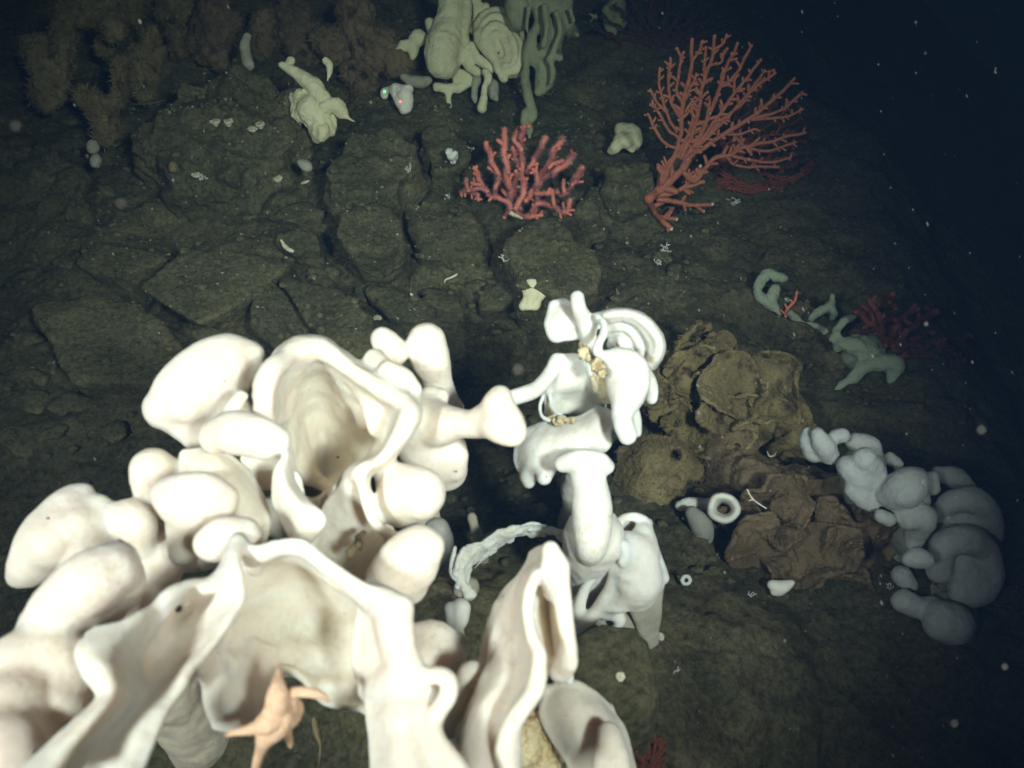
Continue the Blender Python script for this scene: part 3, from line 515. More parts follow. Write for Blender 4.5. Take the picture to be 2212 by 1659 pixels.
lobe(D, 'tip', [tube(T4, [(1590,205,.91,48),(1605,290,.91,60),(1600,370,.92,58),(1590,430,.93,46)])], .91, blur=5)
lobe(D, 'side_knob', [tube(T4, [(1690,880,.98,28),(1690,910,.98,28)])], .98, SHADEWHITE)
stalk(D, at(T4, 1330, 900, 1.1), .035)
# --- E: hooded sponge at the lower border
bE = ground_pt(at(U, 1270, 1650, 1.25))
E = thing('hooded_sponge', 'shaded hood shaped white sponge at the bottom border, right of the folded one', 'sponge', bE); colony(E, 0.012, 2.8, 1.1, WHITE, ((.0012,13,2),(.0005,60,3)))
lobe(E, 'hood', [sheet(T4, [[(1580,970,1.16),(1690,935,1.15),(1820,985,1.15),(1900,1070,1.16)],[(1570,1100,1.15),(1710,1080,1.12),(1850,1100,1.12),(1960,1170,1.15)],[(1640,1240,1.14),(1750,1220,1.11),(1880,1220,1.11),(1990,1270,1.14)],[(1720,1370,1.12),(1800,1380,1.1),(1900,1380,1.1),(2020,1380,1.12)],[(1760,1500,1.1),(1850,1500,1.08),(1930,1500,1.08),(2050,1500,1.1)]], 32, .003, 14)], 1.13, blur=4)
lobe(E, 'knob', [tube(T4, [(1900,1190,1.07,55),(1905,1250,1.06,62),(1870,1330,1.06,52),(1860,1420,1.05,50)]), tube(T4, [(1930,1240,1.07,55),(1970,1330,1.06,50),(1980,1430,1.05,50)])], 1.06, blur=4)
stalk(E, at(T4, 1760, 1400, 1.22), .06)
ob = ground_pt(at(T4, 1530, 1250, 1.3))
OB = thing('fibrous_sponge', 'tan fibrous lump between the folded and the hooded white sponge', 'sponge', ob)
lobe(OB, 'body', [tube(T4, [(1520,1010,1.2,60),(1480,1150,1.18,110),(1500,1300,1.17,140),(1600,1400,1.17,110)])], 1.2, STRAIN, 2.6, 2, rough=((.010,18,4),(.004,90,3)))
stalk(OB, at(T4, 1500, 1300, 1.3), .05, STRAIN)
# --- F: flower like sponge in the middle
bF = ground_pt(at(U, 1270, 1000, 1.6))
Fs = thing('flower_sponge', 'white sponge with a ridged shell fan, drooping lobes and a hammer headed column', 'sponge', bF); colony(Fs, 0.013, 2.5, 1.38, FLOURY, ((.0012,13,2),(.0005,60,3)))
lobe(Fs, 'finger', [tube(T5, [(655,115,1.38,56),(662,180,1.38,60),(695,270,1.40,64),(725,350,1.41,60),(745,440,1.42,55)])], 1.38, FLOURY, blur=4)
lobe(Fs, 'ear_lobe', [sheet(T5, [[(490,175,1.44),(560,155,1.44),(640,190,1.44)],[(455,280,1.43),(560,280,1.42),(680,280,1.43)],[(480,370,1.43),(580,390,1.43),(690,380,1.44)]], 36, .004, 20), tube(T5, [(475,330,1.43,38),(500,400,1.43,33)])], 1.43, FLOURY, blur=4)
fr = [(800,250,1.40),(900,222,1.38),(1020,220,1.37),(1130,262,1.36),(1215,350,1.36),(1260,450,1.37),(1240,540,1.38),(1190,610,1.40)]
def frow(s, dd, r=20): return [(930+(x-930)*s, 500+(y-500)*s, d+dd, r) for x, y, d in fr]
lobe(Fs, 'shell_fan', [sheet(T5, [frow(1.02,.06), frow(1.03,.02,24), frow(.96,-.004,30), frow(.86,.006,26), frow(.70,.025), frow(.50,.035), frow(.28,.045), frow(.06,.06)], 22, 0, 1, lambda u, v: .0055*np.sin(u*30+v*2+1.2*np.sin(v*7))*np.clip((u-.35)*5, 0, 1))], 1.38, FLOURY, 2.2, 2)
lobe(Fs, 'curled_lip', [tube(T5, [(800,255,1.37,28),(845,300,1.36,28),(842,380,1.35,30),(805,450,1.34,34),(800,510,1.34,34),(850,535,1.34,30),(920,520,1.34,30)])], 1.35, FLOURY)
lobe(Fs, 'hood', [tube(T5, [(900,560,1.35,66),(1000,555,1.34,78),(1080,610,1.34,86),(1090,710,1.34,94),(1040,790,1.34,110)]), tube(T5, [(960,640,1.36,105),(990,760,1.35,128),(1000,860,1.34,108),(975,960,1.34,78),(990,1040,1.33,76),(1015,1110,1.33,72)])], 1.34, FLOURY, blur=4)
lobe(Fs, 'hood_edge', [tube(T5, [(1060,920,1.39,42),(1080,1010,1.39,40),(1085,1090,1.39,34)])], 1.39, FLOURY)
lobe(Fs, 'drip', [tube(T5, [(1110,640,1.38,55),(1165,700,1.38,52),(1195,780,1.38,46),(1190,840,1.38,46)])], 1.38, FLOURY, blur=4)
lobe(Fs, 'arm', [tube(T5, [(180,840,1.36,58),(260,815,1.37,62),(350,780,1.39,60),(430,700,1.41,56),(480,620,1.42,52),(510,570,1.43,44)])], 1.4, FLOURY, blur=4)
lobe(Fs, 'web', [sheet(T5, [[(505,555,1.425),(640,545,1.42),(720,605,1.41),(800,700,1.40)],[(470,680,1.43),(620,720,1.43),(710,730,1.43),(800,770,1.42)],[(430,800,1.45),(550,820,1.48),(700,850,1.48),(830,860,1.45)],[(440,950,1.47),(560,920,1.50),(680,930,1.50),(820,930,1.46)]], 26, .004, 18)], 1.46, FLOURY, blur=3)
lobe(Fs, 'strap', [tube(T5, [(410,820,1.42,22),(385,900,1.41,20),(400,970,1.41,20),(450,1000,1.41,22)]), tube(T5, [(460,830,1.44,18),(470,900,1.43,20),(520,960,1.42,30)])], 1.42, FLOURY)
lobe(Fs, 'core', [tube(T5, [(710,450,1.43,50),(770,540,1.42,60),(810,640,1.41,75),(840,740,1.40,80),(860,830,1.41,60)])], 1.41, STRAIN, 2.4, 2, rough=((.004,30,3),(.0015,110,2)), label='yellow stained crumbly core')
lobe(Fs, 'wing', [sheet(T5, [[(800,930,1.42),(860,940,1.41),(905,980,1.41)],[(640,1010,1.42),(760,1060,1.39),(870,1080,1.40)],[(420,1040,1.45),(600,1150,1.40),(850,1190,1.40)],[(270,1120,1.47),(420,1230,1.42),(650,1240,1.42)],[(235,1280,1.46),(350,1310,1.42),(520,1290,1.42)],[(270,1400,1.45),(350,1400,1.43),(440,1380,1.43)]], 34, .004, 16), tube(T5, [(290,1400,1.44,40),(305,1455,1.44,38)]), tube(T5, [(420,1350,1.42,55),(415,1410,1.41,58)])], 1.42, FLOURY, blur=4)
lobe(Fs, 'column', [tube(T5, [(550,1310,1.34,62),(640,1285,1.33,72),(720,1275,1.33,74),(810,1290,1.33,70),(870,1330,1.34,55)]), tube(T5, [(720,1370,1.35,118),(745,1480,1.35,128),(760,1600,1.34,145),(765,1740,1.34,145),(760,1860,1.33,125),(745,1940,1.35,105),(720,1980,1.44,95),(700,1990,1.58,90)])], 1.34, FLOURY, blur=4)
lobe(Fs, 'silt_crust', [tube(T5, [(690,480,1.37,20),(740,560,1.35,26),(800,600,1.33,26),(850,690,1.31,18)])], 1.42, STRAIN, 2.2, 1, rough=((.008,60,3),(.003,150,2)))
lobe(Fs, 'silt_crust', [tube(T5, [(440,985,1.42,24),(500,990,1.41,30),(560,1010,1.40,24),(610,1000,1.40,16)])], 1.42, STRAIN, 2.2, 1, rough=((.008,60,3),(.003,150,2)))
pore(Fs, T5, 432, 1407, 1.36, 8); pore(Fs, T5, 792, 462, 1.3, 7)
stalk(Fs, at(T5, 720, 950, 1.55), .03, FLOURY); stalk(Fs, at(T5, 760, 1850, 1.38), .04, FLOURY)
# --- G: looped sponge
bG = ground_pt(at(U, 1340, 1300, 1.55))
G = thing('looped_sponge', 'small white sponge with an open loop and scrolled edges, right of the folded one', 'sponge', bG); colony(G, 0.01, 2.4, 1.4, FLOURY, ((.0012,13,2),(.0005,60,3)))
lobe(G, 'scroll', [tube(T4, [(1955,90,1.41,26),(1975,40,1.41,26),(2040,25,1.41,26),(2105,50,1.41,26),(2120,110,1.41,28),(2140,180,1.40,28),(2175,260,1.40,28),(2190,320,1.40,28),(2150,345,1.40,26)]), sheet(T4, [[(1960,50,1.44),(2060,30,1.44),(2115,60,1.43)],[(1950,110,1.45),(2050,110,1.45),(2125,150,1.43)],[(2050,200,1.45),(2110,230,1.44),(2160,260,1.42)],[(2080,300,1.45),(2130,320,1.44),(2170,330,1.42)]], 22)], 1.41, FLOURY, blur=3)
lobe(G, 'body', [sheet(T4, [[(1960,330,1.38),(2030,350,1.36),(2130,330,1.38),(2185,350,1.40)],[(1930,420,1.39),(2020,440,1.365),(2110,430,1.37),(2160,420,1.40)],[(1870,500,1.40),(1960,520,1.385),(2050,500,1.39),(2110,490,1.41)]], 26, .010, 24), tube(T4, [(2090,120,1.40,60),(2120,200,1.39,55)]), tube(T4, [(2150,380,1.38,40),(2120,470,1.39,40),(2060,490,1.39,34)]), tube(T4, [(1990,150,1.39,52),(2050,210,1.38,95),(2080,300,1.38,105),(2075,400,1.38,95),(2040,440,1.39,60)])], 1.38, FLOURY, blur=4)
lobe(G, 'curl', [tube(T4, [(1975,270,1.36,24),(1995,215,1.36,28),(1960,170,1.36,34),(1910,185,1.36,30),(1895,240,1.36,24)])], 1.36, FLOURY)
lobe(G, 'loop', [tube(T4, [(1890,290,1.39,26),(1830,335,1.40,26),(1775,420,1.41,30),(1745,510,1.41,34),(1740,590,1.41,38),(1725,680,1.40,38)]), tube(T4, [(1960,280,1.38,38),(1930,370,1.38,36),(1890,450,1.39,34),(1840,530,1.40,36),(1790,600,1.40,42),(1740,670,1.40,40)]), tube(T4, [(2000,380,1.39,60),(1940,480,1.40,55),(1880,540,1.41,40)])], 1.4, FLOURY, blur=3)
lobe(G, 'foot_lobe', [tube(T4, [(1860,555,1.42,28),(1930,550,1.42,42),(1965,580,1.42,36),(1955,610,1.42,24)])], 1.42, FLOURY)
lobe(G, 'skirt', [sheet(T4, [[(2010,480,1.45),(2090,450,1.45),(2180,395,1.46)],[(2050,560,1.46),(2100,540,1.46),(2165,500,1.46)],[(2090,660,1.48),(2120,650,1.48),(2160,620,1.48)],[(2125,715,1.5),(2135,710,1.5),(2150,700,1.5)]], 22, .004, 20)], 1.46, SILTY)
stalk(G, at(T4, 1900, 600, 1.5), .04, SILTY)
# --- H: strap sponge and small neighbours on the floor behind
bH = ground_pt(at(U, 1100, 1200, 1.6))
Hs_ = thing('strap_sponge', 'thin pale sponge arching as a ragged strap behind the folded sponge', 'sponge', bH)
lobe(Hs_, 'strap', [tube(T4, [(1700,150,1.5,30),(1620,105,1.5,24),(1540,90,1.5,24),(1470,85,1.5,22),(1400,105,1.5,20),(1320,130,1.5,24),(1240,170,1.5,28),(1160,215,1.5,30),(1110,270,1.5,36),(1105,340,1.5,28),(1125,400,1.5,26),(1145,440,1.5,32)]), sheet(T4, [[(1560,75,1.49),(1560,95,1.5),(1555,120,1.53)],[(1450,68,1.49),(1450,95,1.5),(1440,125,1.53)],[(1330,100,1.49),(1330,135,1.5),(1330,170,1.53)],[(1220,150,1.49),(1235,185,1.5),(1260,225,1.53)],[(1120,205,1.49),(1150,240,1.5),(1190,270,1.53)],[(1080,300,1.49),(1110,310,1.5),(1150,320,1.52)],[(1090,400,1.5),(1120,400,1.5),(1150,400,1.5)]], 11, .006, 30)], 1.5, FLOURY, 2.2, 2, rough=((.005,35,4),(.001,90,2)))
lobe(Hs_, 'side_strap', [tube(T4, [(1075,190,1.5,16),(1060,260,1.5,18),(1060,330,1.5,20),(1100,370,1.5,22)]), tube(T4, [(1160,340,1.52,10),(1200,280,1.53,12),(1250,240,1.54,12),(1310,200,1.55,8)])], 1.5, FLOURY)
stalk(Hs_, at(T4, 1135, 420, 1.52), .02, SILTY)
def small(name, label, T, prims_, d, mat, base=None, pname='body', **k):
    pr = [tube(T, q) for q in prims_]; p = np.concatenate(pr)[:, :3].mean(0)
    V, Q = grow(pr, k.pop('cu', 2.4)*d/F, k.pop('blur', 3), k.pop('sub_', None), k.pop('rough', RG)); return single(name, V, Q, mat, label, k.pop('cat', 'sponge'), group=k.pop('group', None))
small('finger_sponge', 'short dim finger sponge standing in shade above the ragged strap', T4, [[(1165,28,1.62,28),(1180,80,1.62,26),(1200,140,1.62,34),(1220,210,1.66,30),(1230,330,1.75,40)]], 1.6, SILTY)
gK = gd0(T4, 1095, 600)-.06
small('knob_sponge', 'lone pale knob on a dark stone left of the folded sponge', T4, [[(1105,520,gK,58),(1095,590,gK,50),(1060,640,gK,26)],[(1050,520,gK,40),(1060,580,gK,40)],[(1095,640,gK,30),(1110,800,gK+.05,40)]], gK, FLOURY)
small('ribbon_sponge', 'short white ribbon lying low left of the folded sponge', T4, [[(1150,665,1.5,14),(1200,640,1.5,22),(1245,610,1.5,26),(1270,640,1.6,26)]], 1.5, FLOURY)
# ------------------------------------------------------------ sponges further off
def gd(T, x, y): return gdepth(T[0]+T[2]*x, T[1]+T[2]*y)
def dz(pts, d): return [(p[0], p[1], d+(p[2] if len(p) == 4 else 0), p[-1]) for p in pts]
def tb(T, d, *lists): return [tube(T, dz(q, d)) for q in lists]
def sh(T, d, rows, r, **k): return sheet(T, [[(p[0], p[1], d+(p[2] if len(p) > 2 else 0)) for p in row] for row in rows], r, **k)
def at_ground(T, x, y): return ground_pt(at(T, x, y, gd(T, x, y)))
RF = ((.007, 9, 3), (.003, 28, 3), (.0012, 90, 2))
RB = ((.008, 12, 4), (.002, 70, 3), (.0015, 160, 1))

def leaf(cx, cy, rad, d, cup=.3, wave=.12, k=5, tx=0, ty=0, seed=0, r=4.2, el=1.0, rot=0):
    """a ruffled dish of sponge, its rim waved, opening towards (tx, ty)"""
    rs = np.random.default_rng(seed+int(cx)); ph = rs.uniform(0, 6.3, 4); rm = rad*d/F; rows = []
    for s in (.06, .3, .55, .8, 1.0):
        row = []
        for a in np.linspace(0, 2*math.pi, 15)[:-1]:
            R = rad*s*(1+s*(.16*math.sin(2*a+ph[0])+.13*math.sin(3*a+ph[1])+.08*math.sin(7*a+ph[3])))
            x = R*math.cos(a); y = R*math.sin(a)*el; x, y = x*math.cos(rot)-y*math.sin(rot), x*math.sin(rot)+y*math.cos(rot)
            z = cup*rm*(1-s*s)+wave*rm*s*s*math.sin(k*a+ph[2])+(tx*x+ty*y)*d/F
            row.append((cx+x, cy+y, d+z, r))
        rows.append(row)
    return sheet(U, rows, r, .004, 22, close=True)
# brown dead sponges to the right
dJ = gd(S5, 640, 1000)-.02
J = thing('brown_sponge', 'olive brown crumpled sponge with a curled loop, right of the flower like one', 'sponge', at_ground(S5, 600, 800))
lobe(J, 'loop', tb(S5, dJ-.02, [(420,340,19),(412,250,18),(470,185,18),(560,100,18),(605,115,18),(590,180,18),(530,235,20),(490,260,24)]), dJ, BROWN, 2.2, 2, rough=RB)
lobe(J, 'crest', [sh(S5, dJ, [[(455,260,-.02),(490,255,-.02),(520,280,-.02)],[(440,350),(500,340,-.04),(540,370)],[(300,430,.03),(450,420,-.08),(590,430,.02)],[(290,510,.04),(450,520,-.10),(650,520,.0)],[(300,620,.05),(480,620,-.05),(700,620,.04)],[(200,720,.08),(460,720,.05),(680,700,.08)]], 24, wr=.02, wf=9)], dJ, BROWN, 2.6, 2, rough=RB)
for i, (x, y, R, dd, tx, ty) in enumerate([(1440,815,48,-.02,.5,-.3),(1495,800,50,-.06,-.3,.3),(1550,775,48,.0,.3,.5),(1585,835,66,-.08,.5,-.2),(1655,850,78,.03,-.5,.2),(1690,925,62,.04,-.6,-.2),(1600,905,62,-.06,.4,.4),(1525,880,58,-.03,-.4,.5),(1455,875,44,.02,.4,.3),(1640,965,56,.02,.3,-.4),(1560,945,50,-.02,-.3,-.4),(1500,930,44,.02,.2,.6)]):
    lobe(J, 'leaf', [leaf(x, y, R*1.18, dJ+dd-.03, .4, .26, 3+i % 3, tx, ty, i, r=3.6, el=.85)], dJ, BROWN, 2.4, 1, rough=RB)
lobe(J, 'edge', tb(S5, dJ-.14, [(995,470,10),(985,560,10),(930,640,11),(910,720,10),(820,760,11),(810,810,9)]), dJ, BROWN, 2.2, 1, rough=RB)
lobe(J, 'heap', tb(U, dJ+.10, [(1380,860,45),(1470,860,60),(1580,880,65),(1680,880,55)], [(1500,960,60),(1620,980,60),(1690,960,40)], [(1340,960,40),(1420,1000,60),(1560,1040,60)]), dJ, BROWN, 3.2, 4, rough=((.02, 7, 4), (.006, 40, 4), (.002, 150, 1)))
for i in range(14):
    x, y = random.uniform(1420, 1710), random.uniform(800, 985); lobe(J, 'leaf', [leaf(x, y, random.uniform(26, 44), dJ-.04+random.uniform(-.05, .05), .45, .36, 3+i % 4, random.uniform(-.7, .7), random.uniform(-.7, .5), 200+i, r=3.2, el=.85)], dJ, BROWN, 2.2, 1, rough=RB)
stalk(J, at(U, 1580, 860, dJ+.05), .05, BROWN)
J3 = thing('brown_sponge', 'olive plate like sponge pierced by round holes, above the small looped white one', 'sponge', at_ground(S5, 250, 1150))
lobe(J3, 'plate', [sh(S5, dJ-.16, [[(50,930,.06),(250,845,.05),(440,880,.08)],[(20,1050,.05),(280,980,-.03),(545,1000,.04)],[(0,1180,.06),(220,1120,-.03),(555,1080,.04)],[(60,1310,.06),(250,1250,-.02),(420,1190,.03)],[(180,1440,.08),(300,1370,.04),(420,1300,.06)]], 20, wr=.012, wf=8)], dJ, BROWN, 2.6, 2, sub_=tb(S5, dJ-.16, [(395,950,-.1,38),(395,950,.15,38)],[(390,1130,-.1,36),(395,1150,.15,36)],[(500,1160,-.1,45),(500,1160,.15,45)]), rough=RB)
stalk(J3, at(S5, 260, 1150, dJ-.10), .06, BROWN)
J4 = thing('brown_sponge', 'rusty brown leafy sponge just above the white cup with the dark mouth', 'sponge', at_ground(S5, 850, 1100))
lobe(J4, 'plate', [sh(S5, dJ-.10, [[(640,850,.05),(760,830,.02),(920,850,.05)],[(620,960,.04),(780,930,0),(925,950,.02)],[(600,1050,.05),(800,1020,-.04),(1050,1000,.03)],[(570,1140,.07),(800,1130,-.03),(1075,1130,.04)],[(640,1230,.09),(860,1220,.02),(1130,1240,.08)]], 20, wr=.014, wf=9)], dJ, RUST, 2.6, 2, sub_=tb(S5, dJ-.1, [(740,905,-.1,22),(740,905,.1,22)],[(790,905,-.1,20),(790,905,.1,20)]), rough=RB)
stalk(J4, at(S5, 850, 1120, dJ-.05), .06, RUST)
dK = gd(U, 1750, 1180)-.08
J5 = thing('brown_sponge', 'lowest rusty brown sponge, a heap of torn leaves left of the dim lobed cluster', 'sponge', at_ground(U, 1740, 1200))
for i, (x, y, R, dd, tx, ty) in enumerate([(1640,1140,52,.10,.4,-.3),(1680,1090,66,-.03,-.3,.4),(1765,1095,74,.0,.4,.2),(1850,1130,76,.03,-.5,-.2),(1645,1195,72,-.05,.3,.5),(1745,1195,84,-.06,-.3,-.4),(1855,1205,74,.0,.5,.3),(1690,1275,56,-.02,.2,-.4),(1810,1285,66,-.01,-.3,.4),(1940,1300,62,.02,-.3,.3),(1600,1255,56,.0,.4,-.2),(1900,1385,56,.04,.3,-.3),(1960,1415,50,.06,-.4,.2)]):
    lobe(J5, 'leaf', [leaf(x, y, R*1.15, dK+dd, .35, .22, 3+i % 3, tx, ty, 40+i, r=3.6, el=.85)], dK, RUST, 2.4, 1, rough=RB)
lobe(J5, 'heap', tb(U, dK+.10, [(1560,1120,45),(1650,1160,70),(1760,1180,75),(1880,1190,60)], [(1620,1240,50),(1740,1270,60),(1850,1290,60),(1930,1330,50)], [(1620,1030,40),(1720,1060,60),(1830,1080,50)], [(1880,1380,50),(1960,1420,46)]), dK, RUST, 3.2, 4, rough=((.02, 7, 4), (.006, 40, 4), (.002, 150, 1)))
for i in range(16):
    x = random.uniform(1600, 1930); y = random.uniform(1050, 1290)+.12*(x-1600); lobe(J5, 'leaf', [leaf(x, y, random.uniform(28, 48), dK-.02+random.uniform(-.05, .05), .4, .34, 3+i % 4, random.uniform(-.7, .7), random.uniform(-.7, .5), 300+i, r=3.2, el=.85)], dK, RUST, 2.2, 1, rough=RB)
stalk(J5, at(U, 1740, 1180, dK+.05), .06, RUST); stalk(J5, at(U, 1850, 1240, dK+.05), .05, RUST)
def fuzz(rec, mat, n, L):
    """short fibres standing on a silted sponge"""
    so = Soup(); obs = [o for o in COL.objects if o.parent == rec['_o'] and o.type == 'MESH' and o.name.split('.')[0] in ('leaf', 'plate', 'loop', 'crest', 'ruffle', 'lobe', 'edge')]
    for o in obs:
        me = o.data; m = len(me.vertices); co = np.empty(m*3, np.float32); me.vertices.foreach_get('co', co); co = co.reshape(-1, 3)+np.array(rec['_loc']); no = np.empty(m*3, np.float32); me.vertex_normals.foreach_get('vector', no); no = no.reshape(-1, 3)
        for i in RNG.integers(0, m, max(8, int(n/len(obs)))):
            d = no[i]+RNG.normal(size=3)*.6; d /= np.linalg.norm(d); t = np.cross(d, [.3, .5, .8]); t /= np.linalg.norm(t)+1e-9; t2 = np.cross(d, t); p = co[i]-d*L*.2; w = L*.09
            so.add([p+t*w, p-t*w*.5+t2*w, p-t*w*.5-t2*w, p+d*L*random.uniform(.5, 1.2)], [(0, 1, 3), (1, 2, 3), (2, 0, 3)])
    V, Q = so.get(); o = mesh('fibres', V, Q, mat, rec, False); o['kind'] = 'stuff'
fuzz(J, BROWN, 11000, .012); fuzz(J3, BROWN, 4000, .011); fuzz(J4, RUST, 3000, .011); fuzz(J5, RUST, 8000, .011)
# white cup with a dark mouth
dC = dJ-.30
Kc = thing('tube_sponge', 'small white tube sponge with a round dark mouth turned to the viewer', 'sponge', at_ground(S5, 600, 1420)); colony(Kc, 0.012, 2.2, dC, FLOURY, RF)
th = np.linspace(0, 2*math.pi, 13)[:-1]
def er(rx, ry, dd, r): return [(708+rx*math.cos(a)*(1+.05*math.sin(3*a+1)+.04*math.sin(5*a)), 1302+ry*math.sin(a)*(1+.06*math.sin(2*a)), dd+.008*math.sin(2*a+1), r) for a in th]
V, Q = grow([sheet(S5, [[(x, y, dC+z, r) for x, y, z, r in er(*w)] for w in ((66,62,.10,14),(86,80,.045,14),(97,89,.008,14),(92,83,-.012,13),(76,68,-.004,13),(60,53,.035,13),(46,41,.08,12),(38,34,.13,12))], 20, close=True)], 2.0*dC/F, 2, None, RG); mesh('cup', V, Q, FLOURY, Kc)
lobe(Kc, 'neck', tb(S5, dC+.09, [(640,1288,54),(560,1275,55),(480,1270,48),(430,1290,40)]), dC, FLOURY, 2.2)
lobe(Kc, 'foot', tb(S5, dC+.11, [(500,1330,-.09,45),(560,1410,-.09,72),(580,1480,-.07,66)],[(530,1540,-.05,50),(590,1560,-.04,55)]), dC, GREY, 2.2)
stalk(Kc, at(S5, 570, 1450, dC+.14), .04, GREY)
small('knob_sponge', 'small white knob at the foot of the rusty sponge below the dark mouthed cup', S5, [[(690,1520,dC+.12,18),(690,1570,dC+.12,26),(670,1610,dC+.16,20)]], dC, FLOURY)
gR = gd(T6, 310, 1290)-.05; gF = gd(T6, 720, 1320)-.07; gN = gd(S5, 690, 1600)-.05
small('ring_sponge', 'tiny white ring shaped sponge on the dark floor right of the looped one', T6, [[(292,1290,gR,9),(300,1276,gR,9),(318,1274,gR,9),(328,1290,gR,9),(318,1305,gR,9),(300,1305,gR,9),(292,1290,gR,9)]], gR, FLOURY, cu=1.8, blur=1)
small('flake_sponge', 'flat cream flake of sponge on the dark floor below the rusty sponge', T6, [[(680,1310,gF,22),(720,1320,gF,30),(770,1300,gF,14)],[(690,1340,gF,18),(720,1345,gF,14)]], gF, FLOURY)
# dim white lobed cluster, right
dI = gd(U, 1830, 1180)-.16
I1 = thing('lobed_sponge', 'dim white cluster of rounded lobes at the right edge of the reef', 'sponge', at_ground(U, 1880, 1200)); colony(I1, 0.01, 2.4, dI, DIMWHITE, ((.003, 9, 2), (.0015, 30, 3), (.0008, 100, 2)))
for q in ([[(835,650,.05,24),(840,690,.05,42),(860,740,.05,42)]], [[(880,660,.02,34),(905,710,.02,44),(930,750,.04,40)]], [[(955,670,.03,32),(985,665,.03,32)]], [[(1040,690,.08,40),(1100,710,.08,48),(1130,740,.08,30)]], [[(1010,800,0,48),(1050,840,0,60)],[(1080,770,-.02,55),(1110,820,0,62),(1080,860,0,55)]], [[(1190,765,.1,28),(1220,790,.1,28)]], [[(1370,850,.04,36),(1375,890,.04,36)]], [[(1190,920,-.02,60),(1260,890,-.04,85),(1300,850,0,50)],[(1230,950,-.02,55),(1300,940,0,60)]], [[(1020,900,0,28),(1060,930,0,40),(1110,960,0,38)]], [[(1150,1010,-.04,30),(1185,1030,-.04,34)]], [[(1270,1020,-.03,55),(1330,1020,-.03,60),(1300,1090,0,50),(1290,1130,0,36)]], [[(1270,1200,-.1,34),(1310,1195,-.1,46),(1350,1200,-.1,32)]], [[(1400,830,.14,36),(1470,850,.14,50),(1540,890,.14,30)]], [[(1395,1000,.08,34),(1460,950,.06,52),(1550,945,.06,60),(1620,1010,.07,48),(1640,1100,.1,38)]], [[(1405,1250,.02,56),(1420,1150,0,62),(1510,1115,0,66),(1600,1160,.02,58),(1620,1270,.02,58),(1570,1345,.02,56),(1490,1350,.02,48)]], [[(1500,1230,.035,72),(1550,1270,.03,78)],[(1470,1260,.03,60)]], [[(1420,1470,-.03,88),(1460,1480,-.03,92)]], [[(1250,1380,0,52),(1320,1410,0,48),(1370,1400,0,44)]], [[(1240,1270,.06,44),(1270,1310,.06,40)]]):
    lobe(I1, 'lobe', [tube(T6, dz(p, dI)) for p in q], dI, DIMWHITE, 2.6, 3, rough=RF)
lobe(I1, 'lobe', tb(T6, dI+.16, [(1440,1020,-.07,62),(1550,1030,-.07,72),(1500,1060,-.06,60)]), dI, DIMWHITE, 2.8, 4); stalk(I1, at(T6, 1300, 1080, dI+.12), .05, GREY); stalk(I1, at(T6, 1500, 1250, dI+.2), .05, GREY); stalk(I1, at(T6, 1080, 800, dI+.1), .04, GREY); stalk(I1, at(T6, 1440, 1450, dI+.06), .05, GREY)
# string of greenish sponges on the edge of the slope
dL = gd(S6, 600, 800)
L1 = thing('holed_sponge', 'dim greenish sponge with a hole, upper end of the row by the dark coral', 'sponge', at_ground(S6, 450, 620))
lobe(L1, 'body', [*tb(S6, dL-.02, [(470,360,30),(400,330,36),(345,390,40),(315,480,32),(370,550,42),(450,600,40),(490,660,26)], [(460,460,34),(430,520,45)]), *tb(S6, dL-.02, [(510,370,28),(540,370,20)])], dL, SEAGREEN, 2.4, 2, rough=RB)
L2 = thing('forked_sponge', 'dim forked sponge between the holed one and the dark red coral', 'sponge', at_ground(S6, 830, 720))
lobe(L2, 'body', tb(S6, dL-.05, [(740,690,34),(790,640,34),(870,610,34),(910,560,28),(905,510,20)], [(890,600,34),(925,640,28),(910,690,22)]), dL, SEAGREEN, 2.4, 2, rough=RB)
lobe(L2, 'runner', tb(S6, dL-.02, [(580,660,36),(610,690,38),(680,715,18),(770,750,18),(850,790,24),(830,820,24)]), dL, SEAGREEN, 2.4, 2, rough=RB)
dM = gd(S6, 1060, 1000)-.06
L3 = thing('arched_sponge', 'dim yellow green sponge of fat arched lobes below the dark red coral', 'sponge', at_ground(S6, 1150, 1000)); colony(L3, 0.02, 2.4, dM, SEAGREEN, RF)
lobe(L3, 'finger', tb(S6, dM, [(1080,675,.0,26),(1020,700,-.02,36),(960,760,-.02,38),(915,830,0,32),(880,860,0,18)]), dM, SEAGREEN, 2.4, 3, rough=RF)
lobe(L3, 'upper_lobe', tb(S6, dM, [(950,920,0,45),(1010,890,-.02,65),(1120,920,-.02,80),(1230,960,0,50)], [(1150,880,0,50),(1200,900,0,40)]), dM, SEAGREEN, 2.4, 3, rough=RF)
lobe(L3, 'lower_lobe', tb(S6, dM-.03, [(1110,1060,36),(1060,1150,36),(990,1200,26),(930,1270,14)], [(1150,1070,45),(1260,1050,62),(1370,1050,75),(1400,1110,62),(1350,1180,40)], [(1130,1110,40),(1100,1170,30)]), dM, SEAGREEN, 2.4, 3, rough=RF)
stalk(L3, at(S6, 1150, 960, dM+.05), .05, SEAGREEN)
